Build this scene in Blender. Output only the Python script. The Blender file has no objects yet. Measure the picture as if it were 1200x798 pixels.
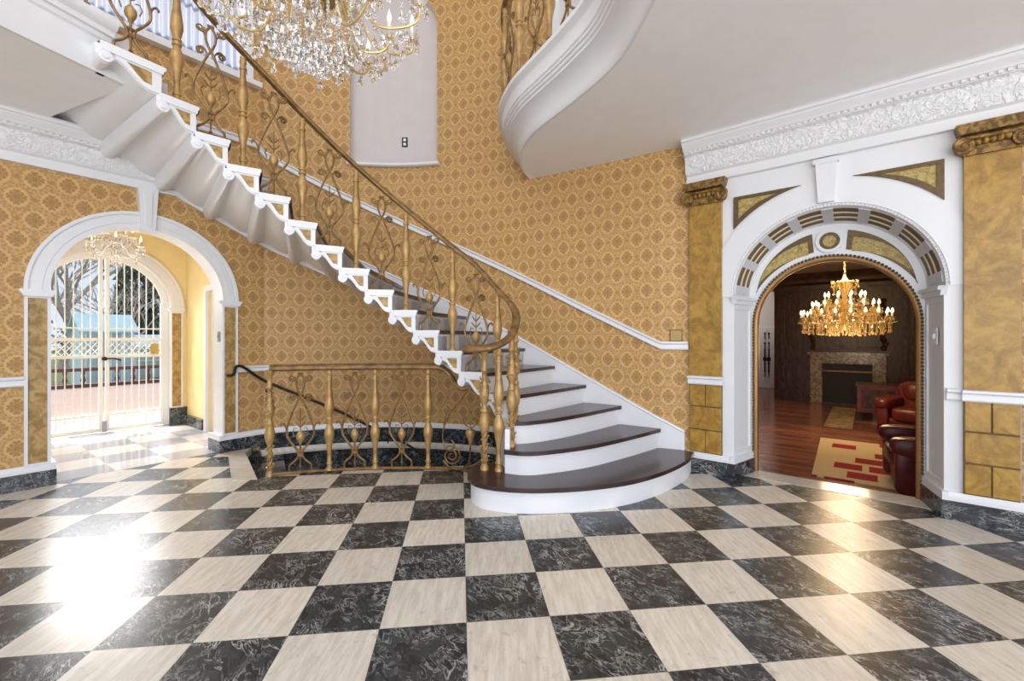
import bpy, bmesh, math, random
from math import sin, cos, pi, radians, sqrt, atan2, hypot
from mathutils import Vector as V, Matrix
random.seed(7)
S = bpy.context.scene
COL = S.collection

# ------------------------------------------------------------------ camera, world, light
cam = bpy.data.cameras.new('camera'); camo = bpy.data.objects.new('camera', cam); COL.objects.link(camo)
camo.location = (0, 0, 1.35); camo.rotation_euler = (pi/2, 0, 0)
cam.sensor_width = 36.0; cam.lens = 36.0*513/1200; cam.shift_y = -3.5/1200; cam.clip_start = .05; cam.clip_end = 300
S.camera = camo
vs = S.view_settings
vs.view_transform = 'Standard'; vs.look = 'None'; vs.gamma = 1; vs.use_curve_mapping = False
vs.exposure = 0.0

world = bpy.data.worlds.new('world'); S.world = world; world.use_nodes = True
wn = world.node_tree; wn.nodes.clear()
wo = wn.nodes.new('ShaderNodeOutputWorld'); wb = wn.nodes.new('ShaderNodeBackground')
wtc = wn.nodes.new('ShaderNodeTexCoord'); wsep = wn.nodes.new('ShaderNodeSeparateXYZ'); wr = wn.nodes.new('ShaderNodeValToRGB')
wr.color_ramp.elements[0].position = 0.0; wr.color_ramp.elements[0].color = (.80, .88, 1.0, 1)
wr.color_ramp.elements[1].position = 0.45; wr.color_ramp.elements[1].color = (.45, .64, .98, 1)
wn.links.new(wtc.outputs['Generated'], wsep.inputs[0]); wn.links.new(wsep.outputs['Z'], wr.inputs[0])
wn.links.new(wr.outputs[0], wb.inputs[0]); wn.links.new(wb.outputs[0], wo.inputs[0])
wb.inputs[1].default_value = 1.0

def lamp(name, kind, loc, energy, color=(1, 1, 1), rot=None, look=None, **kw):
    l = bpy.data.lights.new(name, kind); o = bpy.data.objects.new(name, l); COL.objects.link(o)
    o.location = loc; l.energy = energy; l.color = color
    if look is not None: o.rotation_euler = (V(look)-V(loc)).to_track_quat('-Z', 'Y').to_euler()
    if rot is not None: o.rotation_euler = rot
    for k, v in kw.items(): setattr(l, k, v)
    return o
lamp('sun', 'SUN', (-20, 0, 25), 2.6, (1, .95, .88), look=(-20+11, 1.5, 25-17), angle=.02)
# added area light behind the camera, standing in for unseen front daylight
lamp('entrance_fill', 'AREA', (.3, -3.6, 2.0), 300, (.98, .985, 1), look=(-.2, 4, 2.2), shape='RECTANGLE', size=7.0, size_y=4.0)
# added fill from the right, lifting the shaded risers of the upper flight
lamp('side_fill', 'AREA', (5.2, -2.6, 2.2), 95, (.98, .985, 1), look=(-1.2, 4.6, 1.6), shape='RECTANGLE', size=2.2, size_y=3.0)
# added overhead fill under the ceiling, standing in for upper hall daylight
lamp('upper_fill', 'AREA', (-1.6, .2, 6.6), 110, (.98, .985, 1), look=(-1.4, 3.2, 2.0), shape='RECTANGLE', size=4.0, size_y=2.5)

# unseen area panel added outside the gate to make the glare on the marble
lamp('gate_glare_fill', 'AREA', (-7.6, 7.3, 3.55), 580, (1, .99, .98), look=(-3.2, 3.4, 0), shape='RECTANGLE', size=2.6, size_y=1.5)

# ------------------------------------------------------------------ node helpers
def lin(r, g, b):
    f = lambda c: (c/12.92 if c <= .04045 else ((c+.055)/1.055)**2.4)
    return (f(r/255), f(g/255), f(b/255), 1)

class X:
    """a scalar node expression"""
    def __init__(s, nt, sock): s.nt, s.k = nt, sock
    def _m(s, op, *a):
        n = s.nt.nodes.new('ShaderNodeMath'); n.operation = op
        for i, v in enumerate((s,)+a):
            if isinstance(v, X): s.nt.links.new(v.k, n.inputs[i])
            else: n.inputs[i].default_value = v
        return X(s.nt, n.outputs[0])
    def __add__(s, o): return s._m('ADD', o)
    __radd__ = __add__
    def __sub__(s, o): return s._m('SUBTRACT', o)
    def __mul__(s, o): return s._m('MULTIPLY', o)
    __rmul__ = __mul__
    def __rsub__(s, o): return (s*-1.0) + o
    def cos(s): return s._m('COSINE')
    def sin(s): return s._m('SINE')
    def abs(s): return s._m('ABSOLUTE')
    def floor(s): return s._m('FLOOR')
    def frac(s): return s._m('FRACT')
    def mod2(s): return s._m('FLOORED_MODULO', 2.0)
    def max(s, o): return s._m('MAXIMUM', o)
    def min(s, o): return s._m('MINIMUM', o)
    def step(s, a, b):
        n = s.nt.nodes.new('ShaderNodeMapRange'); n.interpolation_type = 'SMOOTHSTEP'
        s.nt.links.new(s.k, n.inputs[0]); n.inputs[1].default_value = a; n.inputs[2].default_value = b
        n.inputs[3].default_value = 0; n.inputs[4].default_value = 1
        return X(s.nt, n.outputs[0])

def newmat(name):
    m = bpy.data.materials.new(name); m.use_nodes = True
    nt = m.node_tree; p = nt.nodes['Principled BSDF']
    return m, nt, p
def rgb(nt, c):
    n = nt.nodes.new('ShaderNodeRGB'); n.outputs[0].default_value = c; return n.outputs[0]
def mixc(nt, fac, a, b):
    n = nt.nodes.new('ShaderNodeMix'); n.data_type = 'RGBA'
    if isinstance(fac, X): nt.links.new(fac.k, n.inputs[0])
    elif isinstance(fac, (int, float)): n.inputs[0].default_value = fac
    else: nt.links.new(fac, n.inputs[0])
    for i, c in ((6, a), (7, b)):
        if isinstance(c, tuple): n.inputs[i].default_value = c
        else: nt.links.new(c, n.inputs[i])
    return n.outputs[2]
def coord(nt, which='Object'):
    return nt.nodes.new('ShaderNodeTexCoord').outputs[which]
def position(nt): return nt.nodes.new('ShaderNodeNewGeometry').outputs['Position']
def sep(nt, sock):
    n = nt.nodes.new('ShaderNodeSeparateXYZ'); nt.links.new(sock, n.inputs[0])
    return X(nt, n.outputs[0]), X(nt, n.outputs[1]), X(nt, n.outputs[2])
def comb(nt, x, y, z):
    n = nt.nodes.new('ShaderNodeCombineXYZ')
    for i, v in enumerate((x, y, z)):
        if isinstance(v, X): nt.links.new(v.k, n.inputs[i])
        else: n.inputs[i].default_value = v
    return n.outputs[0]
def noise(nt, vec, scale, detail=4, rough=.55, dist=0.0):
    n = nt.nodes.new('ShaderNodeTexNoise'); nt.links.new(vec, n.inputs['Vector'])
    n.inputs['Scale'].default_value = scale; n.inputs['Detail'].default_value = detail
    n.inputs['Roughness'].default_value = rough; n.inputs['Distortion'].default_value = dist
    return X(nt, n.outputs[0])
def voro(nt, vec, scale, feature='F1'):
    n = nt.nodes.new('ShaderNodeTexVoronoi'); n.feature = feature; nt.links.new(vec, n.inputs['Vector'])
    n.inputs['Scale'].default_value = scale
    return X(nt, n.outputs['Distance'])
def bump(nt, p, h, strength=.3, dist=.01):
    n = nt.nodes.new('ShaderNodeBump'); n.inputs['Strength'].default_value = strength; n.inputs['Distance'].default_value = dist
    nt.links.new(h.k, n.inputs['Height']); nt.links.new(n.outputs[0], p.inputs['Normal'])
def setc(nt, p, c):
    if isinstance(c, tuple): p.inputs['Base Color'].default_value = c
    else: nt.links.new(c, p.inputs['Base Color'])

def simple(name, c, rough=.5, metal=0.0, var=0.0, vscale=6, spec=.5, **kw):
    m, nt, p = newmat(name)
    p.inputs['Roughness'].default_value = rough; p.inputs['Metallic'].default_value = metal
    p.inputs['Specular IOR Level'].default_value = spec
    if var:
        f = noise(nt, coord(nt), vscale, 5)
        d = tuple(x*(1-var) for x in c[:3])+(1,); l = tuple(min(1, x*(1+var)) for x in c[:3])+(1,)
        setc(nt, p, mixc(nt, f.step(.3, .7), d, l))
    else: setc(nt, p, c)
    for k, v in kw.items(): p.inputs[k].default_value = v
    return m

M = {}
M['white'] = simple('white_paint', lin(230, 229, 229), .32, var=.01)
M['plaster'] = simple('white_plaster', lin(246, 244, 243), .6, var=.015)
M['niche'] = simple('blush_grey_plaster', lin(212, 203, 199), .7, var=.02)
M['yellow'] = simple('pale_yellow_plaster', lin(246, 224, 164), .7, var=.03)
M['upperwall'] = simple('pale_grey_plaster', lin(214, 210, 206), .7, var=.02)
M['slot'] = simple('dark_gilt_slot', lin(112, 92, 58), .6, var=.15)
M['cream'] = simple('cream_bar', lin(228, 212, 188), .5)
M['ribgrey'] = simple('silvery_relief', lin(206, 204, 208), .5, var=.06, vscale=60)
M['gilt'] = simple('bright_gilt_trim', lin(150, 110, 64), .34, metal=.6, var=.1)
M['darkgilt'] = simple('dark_gilt_bead', lin(104, 82, 52), .45, metal=.4, var=.2, vscale=40)
M['iron'] = simple('dark_bronze_iron', lin(52, 40, 34), .4, metal=.5)
M['gate'] = simple('white_gate_paint', lin(238, 238, 232), .4)
M['brass'] = simple('polished_brass', lin(196, 168, 96), .25, metal=.9)
M['steel'] = simple('grey_steel', lin(150, 150, 152), .35, metal=.8)
M['tread'] = simple('dark_stained_tread', lin(58, 42, 40), .22, var=.25, vscale=5)
M['plate'] = simple('white_plastic', lin(240, 240, 240), .35)
M['black'] = simple('black_slot', lin(28, 26, 26), .5)
M['goldplate'] = simple('old_gold_plate', lin(156, 128, 70), .4, metal=.3)
M['leather'] = simple('oxblood_leather', lin(108, 46, 38), .32, var=.3, vscale=7)
M['leatherdark'] = simple('brown_leather', lin(66, 40, 32), .4, var=.25, vscale=7)
M['terrace'] = simple('peach_terrace_paint', lin(226, 192, 168), .8, var=.04, vscale=1.5)
M['redwood'] = simple('brown_rail_paint', lin(112, 74, 66), .6, var=.1)
M['pale'] = simple('pale_greenhouse_panel', lin(196, 210, 204), .5, var=.05)
M['teal'] = simple('teal_canvas', lin(186, 212, 212), .7, var=.06, vscale=2)
M['bark'] = simple('pale_bark', lin(196, 182, 168), .9, var=.25, vscale=5)
M['fir'] = simple('dark_evergreen', lin(108, 116, 94), .8, var=.4, vscale=4)
M['scrub'] = simple('grey_green_scrub', lin(140, 138, 116), .9, var=.4, vscale=4)
M['lawn'] = simple('winter_lawn', lin(140, 140, 100), .95, var=.25, vscale=.6)
M['candle'] = simple('ivory_candle_sleeve', lin(240, 232, 212), .4)

def emit(name, c, s):
    m, nt, p = newmat(name); p.inputs['Base Color'].default_value = c
    p.inputs['Emission Color'].default_value = c; p.inputs['Emission Strength'].default_value = s; return m
M['bulb'] = emit('soft_white_bulb', (1, .9, .72, 1), 2.2)
M['warmbulb'] = emit('warm_lit_bulb', (1, .74, .36, 1), 14)

def glass(name, c, rough=.02, mixw=.35):
    m, nt, p = newmat(name)
    p.inputs['Base Color'].default_value = c; p.inputs['Transmission Weight'].default_value = 1
    p.inputs['Roughness'].default_value = rough; p.inputs['IOR'].default_value = 1.52
    return m
M['crystal'] = glass('clear_crystal', (1, 1, 1, 1))
M['warmcrystal'] = simple('warm_cut_crystal', lin(240, 214, 150), .12, **{'Transmission Weight': .55, 'IOR': 1.5})
M['amber'] = simple('amber_glass', lin(196, 176, 120), .1, **{'Transmission Weight': .5, 'IOR': 1.5})
M['chandgold'] = simple('pale_gold_metal', lin(214, 184, 124), .3, metal=.7)
M['whitechand'] = simple('white_enamel', lin(244, 240, 232), .35)

# sheer curtain
m, nt, p = newmat('white_sheer_curtain')
tr = nt.nodes.new('ShaderNodeBsdfTranslucent'); tr.inputs[0].default_value = (.50, .52, .60, 1)
tp = nt.nodes.new('ShaderNodeBsdfTransparent'); mx = nt.nodes.new('ShaderNodeMixShader'); mx.inputs[0].default_value = .08
nt.links.new(tr.outputs[0], mx.inputs[1]); nt.links.new(tp.outputs[0], mx.inputs[2])
nt.links.new(mx.outputs[0], nt.nodes['Material Output'].inputs[0]); M['sheer'] = m
# thin pane
m, nt, p = newmat('window_pane')
gl = nt.nodes.new('ShaderNodeBsdfGlossy'); gl.inputs['Roughness'].default_value = .02
tp = nt.nodes.new('ShaderNodeBsdfTransparent'); mx = nt.nodes.new('ShaderNodeMixShader'); mx.inputs[0].default_value = .07
nt.links.new(tp.outputs[0], mx.inputs[1]); nt.links.new(gl.outputs[0], mx.inputs[2])
nt.links.new(mx.outputs[0], nt.nodes['Material Output'].inputs[0]); M['pane'] = m

# damask wallpaper (UV in metres)
def damask():
    m, nt, p = newmat('gold_damask_wallpaper')
    u, v, _ = sep(nt, coord(nt, 'UV'))
    U_, V_ = .216, .37
    def cell(o):
        x = ((u*(1/U_) + o).frac() - .5)*U_; y = ((v*(1/V_) + o).frac() - .5)*V_
        return x, y
    xa, ya = cell(.0); xb, yb = cell(.5)
    def rad(x, y): return (x*x + y*y*.78)._m('SQRT')
    ra, rb = rad(xa, ya), rad(xb, yb); r = ra.min(rb)
    th = ya._m('ARCTAN2', xa); th2 = yb._m('ARCTAN2', xb)
    near = (rb - ra).step(-.0005, .0005)
    t = th*near + th2*(1.0 - near)
    xs, ys = ((u*(1/U_) + .5).frac() - .5)*U_, ((v*(1/V_)).frac() - .5)*V_
    xt, yt = ((u*(1/U_)).frac() - .5)*U_, ((v*(1/V_) + .5).frac() - .5)*V_
    rs = rad(xs, ys).min(rad(xt, yt))
    n2 = noise(nt, coord(nt, 'UV'), 70, 2) - .5
    n1 = noise(nt, coord(nt, 'UV'), 34, 1, .5, .4) - .5
    curly = 1.0 - n1.abs().step(.03, .07)
    lob = (t*12.0).cos()*.07 - (t*4.0).cos()*.08
    rr = r*(1.0 + lob) + n2*.03
    med = 1.0 - rr.step(.052, .060)
    vein = 1.0 - (r*(1.0 + (t*8.0).cos()*.35) + n2*.02 - .030).abs().step(.002, .006)
    out = r.step(.070, .086)
    leaf = (1.0 - (r + n2*.03 - .086).abs().step(.006, .014))*((t*16.0 + n2*6.0).cos().step(-.2, .5))
    small = 1.0 - (rs + n2*.03).step(.014, .022)
    fac = (med*.62 - vein*med*.4).max(out*curly*.5).max(small*.55).max(leaf*.5).max(out*.14)
    c = mixc(nt, fac, lin(212, 171, 112), lin(130, 90, 44))
    setc(nt, p, c); p.inputs['Roughness'].default_value = .55; p.inputs['Specular IOR Level'].default_value = .3
    return m
M['damask'] = damask()

# faux gold marble
m, nt, p = newmat('gold_faux_marble')
o = coord(nt); f = noise(nt, o, 5, 8, .65, 1.6); f2 = noise(nt, o, 22, 4, .6, .6)
c = mixc(nt, (f*.75 + f2*.3).step(.35, .7), lin(138, 100, 28), lin(186, 144, 60))
setc(nt, p, c); p.inputs['Roughness'].default_value = .35; M['goldmarble'] = m
m, nt, p = newmat('old_gold_panel')
o = coord(nt); f = noise(nt, o, 14, 6, .6, .8)
setc(nt, p, mixc(nt, f.step(.35, .65), lin(146, 112, 56), lin(190, 156, 96))); p.inputs['Roughness'].default_value = .45; M['goldpanel'] = m
m, nt, p = newmat('gilded_frieze_panel')
o = coord(nt); f = noise(nt, o, 40, 5, .6, 1.2)
setc(nt, p, mixc(nt, f.step(.35, .65), lin(150, 122, 48), lin(196, 174, 110))); p.inputs['Roughness'].default_value = .4
bump(nt, p, f, .6, .01); M['friezegold'] = m
m, nt, p = newmat('dark_gilt_capital')
o = coord(nt); f = noise(nt, o, 25, 5, .6, .8)
setc(nt, p, mixc(nt, f.step(.35, .7), lin(92, 66, 26), lin(168, 128, 62))); p.inputs['Roughness'].default_value = .4
p.inputs['Metallic'].default_value = .25; bump(nt, p, f, .5, .02); M['capital'] = m
# aged gilded iron
m, nt, p = newmat('aged_gilded_iron')
o = coord(nt); f = noise(nt, o, 9, 4, .6, .2)
setc(nt, p, mixc(nt, f.step(.25, .7), lin(140, 106, 58), lin(192, 154, 96))); p.inputs['Roughness'].default_value = .38
p.inputs['Metallic'].default_value = .25; M['gilded'] = m
m, nt, p = newmat('dark_aged_bronze')
o = coord(nt); f = noise(nt, o, 12, 4, .6, .2)
setc(nt, p, mixc(nt, f.step(.25, .7), lin(92, 68, 38), lin(150, 114, 64))); p.inputs['Roughness'].default_value = .36
p.inputs['Metallic'].default_value = .3; M['bronze'] = m
# relief plaster frieze
m, nt, p = newmat('white_relief_plaster')
u, v, _ = sep(nt, coord(nt, 'UV'))
r = (u*(2*pi/.42)).cos()*(v*(2*pi/.2)).cos()
h = noise(nt, coord(nt, 'UV'), 22, 3, .5, 1.5)
h2 = voro(nt, coord(nt, 'UV'), 26)
setc(nt, p, lin(236, 235, 235)); p.inputs['Roughness'].default_value = .5
bump(nt, p, (h.step(.4, .6)*.8 + h2*.7 + r*.25), .55, .02); M['relief'] = m

# marbles
def marble_black(nt, vec):
    x, y, z = sep(nt, vec)
    st = comb(nt, x*.8 + y*.6, (y*.8 - x*.6)*.5, z)
    n1 = noise(nt, st, 8.5, 5, .62, 1.1); n2 = noise(nt, st, 24, 4, .6, 1.0)
    k = noise(nt, vec, 4.0, 3); k2 = noise(nt, vec, 9.0, 3)
    v1 = (1.0 + (n1 - .5).abs().step(.0, .022)*-1.0)*k.step(.40, .62)
    v2 = (1.0 + (n2 - .5).abs().step(.0, .045)*-1.0)*k2.step(.42, .62)*.6
    base = mixc(nt, n2.step(.3, .7), lin(30, 34, 37), lin(56, 61, 63))
    return mixc(nt, v1.max(v2)*.8, base, lin(190, 190, 184))
def travertine(nt, vec, tint=None):
    x, y, z = sep(nt, vec)
    st = comb(nt, x*2.0, y*14.0, z)
    a = noise(nt, st, 2.6, 6, .7, .15); b = noise(nt, vec, 16, 5, .7, .4)
    c = mixc(nt, a.step(.3, .7), lin(196, 185, 167), lin(222, 213, 198))
    return mixc(nt, b.step(.58, .72)*.5, c, lin(146, 130, 110))
TS = .4017
def floor_mat():
    m, nt, p = newmat('checker_marble_floor')
    x, y, z = sep(nt, position(nt))
    x = x + .2154; y = y - 2.0737
    a = (x*.9932 + y*.1165)*(1/TS); b = (x*-.1165 + y*.9932)*(1/TS)
    ia = a.floor(); ib = b.floor()
    par = (ia + ib).mod2().step(.4, .6)
    wn_ = nt.nodes.new('ShaderNodeTexWhiteNoise'); wn_.noise_dimensions = '2D'; nt.links.new(comb(nt, ia, ib, 0), wn_.inputs['Vector'])
    r = X(nt, wn_.outputs['Value'])
    sx = comb(nt, x + r*13.0, y + r*7.0, r*5.0)
    # travertine grain runs along alternating tiles
    swap = comb(nt, y + r*9.0, x + r*11.0, r*3.0)
    tv = travertine(nt, swap)
    hv = nt.nodes.new('ShaderNodeHueSaturation'); nt.links.new(tv, hv.inputs['Color']); nt.links.new((r*.16 + .92).k, hv.inputs['Value'])
    c = mixc(nt, par, marble_black(nt, sx), hv.outputs[0])
    fa = (a.frac() - .5).abs(); fb = (b.frac() - .5).abs()
    joint = fa.max(fb).step(.4945, .4975)
    c = mixc(nt, joint*.55, c, lin(88, 82, 74))
    setc(nt, p, c); p.inputs['Roughness'].default_value = .27; p.inputs['Specular IOR Level'].default_value = .5
    return m
M['floor'] = floor_mat()
m, nt, p = newmat('black_veined_marble'); setc(nt, p, marble_black(nt, position(nt))); p.inputs['Roughness'].default_value = .12; M['blackmarble'] = m
m, nt, p = newmat('cream_travertine'); setc(nt, p, travertine(nt, position(nt))); p.inputs['Roughness'].default_value = .15; M['travertine'] = m
# carrara style vestibule floor
m, nt, p = newmat('grey_marble_paving')
u, v, _ = sep(nt, coord(nt, 'UV')); iu = (u*2.2).floor(); iv = (v*2.2).floor()
pr = (iu + iv).mod2().step(.4, .6)
setc(nt, p, mixc(nt, pr, lin(190, 190, 196), lin(236, 233, 230))); p.inputs['Roughness'].default_value = .07; M['vestfloor'] = m
# library planks (UV metres: u along the plank)
m, nt, p = newmat('red_brown_floorboards')
u, v, _ = sep(nt, coord(nt, 'UV')); row = (v*(1/.085)).floor()
wn_ = nt.nodes.new('ShaderNodeTexWhiteNoise'); wn_.noise_dimensions = '2D'
off = (row*.37).frac(); seg = (u*.6 + off*3.0).floor(); nt.links.new(comb(nt, row, seg, 0), wn_.inputs['Vector'])
r = X(nt, wn_.outputs['Value']); gr = noise(nt, comb(nt, u*1.2, v*18.0, r*4.0), 4, 5)
fr = ((v*(1/.085)).frac() - .5).abs().step(.45, .5)
c = mixc(nt, (r*.6 + gr*.4), lin(84, 46, 38), lin(190, 124, 98)); c = mixc(nt, fr*.7, c, lin(30, 16, 12))
setc(nt, p, c); p.inputs['Roughness'].default_value = .2; M['boards'] = m
# dark panel wood
m, nt, p = newmat('dark_walnut_panelling')
u, v, _ = sep(nt, coord(nt, 'UV')); gr = noise(nt, comb(nt, u*9.0, v*1.2, 0.0), 3, 6, .6, .6)
setc(nt, p, mixc(nt, gr.step(.3, .7), lin(48, 30, 22), lin(88, 60, 44))); p.inputs['Roughness'].default_value = .35; M['panel'] = m
m, nt, p = newmat('walnut_carving')
gr = noise(nt, coord(nt), 6, 6, .6, .6); setc(nt, p, mixc(nt, gr.step(.3, .7), lin(46, 28, 20), lin(92, 62, 44)))
p.inputs['Roughness'].default_value = .35; bump(nt, p, gr, .5, .02); M['carving'] = m
m, nt, p = newmat('veined_fireplace_marble')
gr = noise(nt, coord(nt), 7, 7, .65, 1.8); setc(nt, p, mixc(nt, gr.step(.35, .65), lin(120, 104, 84), lin(196, 184, 160)))
p.inputs['Roughness'].default_value = .2; M['firemarble'] = m
# rug of scattered bricks
def rugmat():
    m, nt, p = newmat('cream_rug_with_red_bricks')
    u, v, _ = sep(nt, coord(nt, 'UV'))
    row = (v*(1/.40)).floor(); sh = (row*.413).frac()
    cu = u*(1/.34) + sh*1.0; ic = cu.floor(); fu = cu.frac(); fv = (v*(1/.40)).frac()
    wn_ = nt.nodes.new('ShaderNodeTexWhiteNoise'); wn_.noise_dimensions = '2D'; nt.links.new(comb(nt, row, ic, 0), wn_.inputs['Vector'])
    r = X(nt, wn_.outputs['Value']).step(.50, .52)
    ins = (1.0 + (fu - .46).abs().step(.40, .41)*-1.0)*(1.0 + (fv - .5).abs().step(.36, .38)*-1.0)
    n = noise(nt, coord(nt, 'UV'), 60, 3)
    c = mixc(nt, r*ins, mixc(nt, n, lin(204, 184, 138), lin(226, 208, 164)), lin(158, 22, 34))
    setc(nt, p, c); p.inputs['Roughness'].default_value = .95; return m
M['rug'] = rugmat()
m, nt, p = newmat('faded_hearth_rug')
f = noise(nt, coord(nt, 'UV'), 7, 6, .6, 1.0); setc(nt, p, mixc(nt, f.step(.35, .65), lin(128, 104, 72), lin(186, 168, 130))); p.inputs['Roughness'].default_value = .95; M['hearthrug'] = m

def _area(q): return sum(q[i-1][0]*q[i][1]-q[i][0]*q[i-1][1] for i in range(len(q)))/2
def tessellate(polys):
    """ear clipping of an outline with holes; returns index triples into the flattened list"""
    off = []; k = 0
    for q in polys: off.append(k); k += len(q)
    flat = [p for q in polys for p in q]
    ring = list(range(len(polys[0])))
    if _area(polys[0]) < 0: ring.reverse()
    cross = lambda a, b, c: (b[0]-a[0])*(c[1]-a[1])-(b[1]-a[1])*(c[0]-a[0])
    for h, q in sorted(enumerate(polys[1:], 1), key=lambda t: -max(p[0] for p in t[1])):
        idx = [off[h]+i for i in range(len(q))]
        if _area(q) > 0: idx.reverse()
        m = max(range(len(idx)), key=lambda i: flat[idx[i]][0]); idx = idx[m:]+idx[:m]; P = flat[idx[0]]
        best = None
        def clear(a, b):
            es = [(ring[i-1], ring[i]) for i in range(len(ring))]+[(idx[i-1], idx[i]) for i in range(len(idx))]
            for u, v in es:
                u, v = flat[u], flat[v]
                if u in (a, b) or v in (a, b): continue
                if cross(a, b, u)*cross(a, b, v) < 0 and cross(u, v, a)*cross(u, v, b) < 0: return False
            return True
        for i in sorted(range(len(ring)), key=lambda i: (flat[ring[i]][0]-P[0])**2+(flat[ring[i]][1]-P[1])**2):
            if clear(flat[ring[i]], P): best = i; break
        ring = ring[:best+1]+idx+[idx[0]]+ring[best:]
    out = []; guard_ = 0
    while len(ring) > 3 and guard_ < 20000:
        guard_ += 1; done = False; n = len(ring); cand = None
        for i in range(n):
            a, b, c = ring[i-1], ring[i], ring[(i+1) % n]; A, B, Cc = flat[a], flat[b], flat[c]
            cr = cross(A, B, Cc)
            if cr <= 1e-12:
                if abs(cr) <= 1e-12 and cand is None: cand = i
                continue
            ok = True
            for j in ring:
                p = flat[j]
                if p == A or p == B or p == Cc: continue
                if cross(A, B, p) >= -1e-12 and cross(B, Cc, p) >= -1e-12 and cross(Cc, A, p) >= -1e-12: ok = False; break
            if ok: out.append((a, b, c)); ring.pop(i); done = True; break
        if not done:
            i = cand if cand is not None else 0
            ring.pop(i)
    if len(ring) == 3: out.append(tuple(ring))
    return out
# ------------------------------------------------------------------ mesh helpers
class MB:
    def __init__(s): s.v = []; s.f = []; s.mi = []; s.uv = []
    def add(s, vs, fs, mi=0, uv=None):
        k = len(s.v); s.v += [V(a) for a in vs]
        for f in fs:
            s.f.append([i+k for i in f]); s.mi.append(mi)
            s.uv.append([uv[i] for i in f] if uv else None)
        return s
    def box(s, lo, hi, fn=None, mi=0):
        (a, b, c), (d, e, g) = lo, hi
        vs = [V(t) for t in ((a,b,c),(d,b,c),(d,e,c),(a,e,c),(a,b,g),(d,b,g),(d,e,g),(a,e,g))]
        uv = None
        if fn: 
            uv = [(q.x, q.z) for q in vs]; vs = [fn(*q) for q in vs]
        return s.add(vs, [(0,3,2,1),(4,5,6,7),(0,1,5,4),(1,2,6,5),(2,3,7,6),(3,0,4,7)], mi, uv)
    def prism(s, polys, h0, h1, fn, mi=0, side=None):
        """polys: outline [+ holes] as (a, b) pairs; fn(a, b, h) gives the point"""
        if isinstance(polys[0][0], (int, float)): polys = [polys]
        if isinstance(fn, Fr):
            fr0 = fn; fn = lambda a, b, h: fr0(a, h, b)      # (s, z) outline, h runs outward
        tri = tessellate(polys)
        flat = [q for pl in polys for q in pl]; n = len(flat)
        uv = [(a, b) for a, b in flat]*2
        s.add([fn(a, b, h0) for a, b in flat] + [fn(a, b, h1) for a, b in flat],
              [tuple(t) for t in tri] + [tuple(i+n for i in reversed(t)) for t in tri], mi, uv)
        for q in polys:
            m = len(q); vs = [fn(a, b, h0) for a, b in q] + [fn(a, b, h1) for a, b in q]
            s.add(vs, [(i, (i+1) % m, (i+1) % m+m, i+m) for i in range(m)], mi if side is None else side,
                  [(a, b) for a, b in q]*2)
        return s
    def loft(s, rings, closed=True, caps=True, mi=0, cyc=False):
        k = len(rings[0]); vs = [q for r in rings for q in r]; fs = []
        R = len(rings)
        for i in range(R if cyc else R-1):
            for j in range(k if closed else k-1):
                j2 = (j+1) % k; i2 = (i+1) % R
                fs.append((i*k+j, i*k+j2, i2*k+j2, i2*k+j))
        if caps and closed and not cyc: fs += [tuple(range(k)), tuple(reversed(range((R-1)*k, R*k)))]
        return s.add(vs, fs, mi)
    def tube(s, pts, r, n=8, cyc=False, mi=0, flat=1.0):
        pts = [V(p) for p in pts]; N = len(pts); rr = r if isinstance(r, (list, tuple)) else [r]*N
        up = None; rings = []
        for i, p in enumerate(pts):
            if cyc: t = pts[(i+1) % N]-pts[i-1]
            else: t = pts[min(i+1, N-1)]-pts[max(i-1, 0)]
            t.normalize()
            if up is None:
                up = V((0, 0, 1)) if abs(t.z) < .9 else V((1, 0, 0))
            up = up - t*up.dot(t)
            if up.length < 1e-6: up = V((.3, .7, .2)) - t*V((.3, .7, .2)).dot(t)
            up.normalize(); w = t.cross(up)
            rings.append([p + (w*cos(2*pi*k/n)*flat + up*sin(2*pi*k/n))*rr[i] for k in range(n)])
        return s.loft(rings, True, not cyc, mi, cyc)
    def lathe(s, prof, n=16, at=(0, 0, 0), mi=0):
        at = V(at); rings = [[at+V((r*cos(2*pi*k/n), r*sin(2*pi*k/n), z)) for k in range(n)] for r, z in prof]
        return s.loft(rings, True, True, mi)
    def ball(s, c, r, n=10, m=6, sc=(1, 1, 1), mi=0):
        c = V(c); prof = [(r*sin(pi*(i+.02)/(m+.04)), -r*cos(pi*(i+.02)/(m+.04))) for i in range(m+1)]
        rings = [[c+V((a*cos(2*pi*k/n)*sc[0], a*sin(2*pi*k/n)*sc[1], z*sc[2])) for k in range(n)] for a, z in prof]
        return s.loft(rings, True, True, mi)
    def sweep(s, prof, path, mi=0, closed=True):
        """prof [(out, z)]; path [(point, outward)]; u of the uv runs along the path"""
        L = 0; prev = None; rings = []; us = []
        for p, o in path:
            p = V(p); o = V(o)
            if prev is not None: L += (p-prev).length
            prev = p; us.append(L)
            rings.append([p + o*a + V((0, 0, z)) for a, z in prof])
        k = len(prof); vs = [q for r in rings for q in r]; uv = []
        d = [0]
        for i in range(1, k): d.append(d[-1]+hypot(prof[i][0]-prof[i-1][0], prof[i][1]-prof[i-1][1]))
        for u in us: uv += [(u, d[j]) for j in range(k)]
        fs = []
        for i in range(len(path)-1):
            for j in range(k if closed else k-1):
                j2 = (j+1) % k; fs.append((i*k+j, i*k+j2, (i+1)*k+j2, (i+1)*k+j))
        if closed: fs += [tuple(range(k)), tuple(reversed(range((len(path)-1)*k, len(path)*k)))]
        return s.add(vs, fs, mi, uv)
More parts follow.
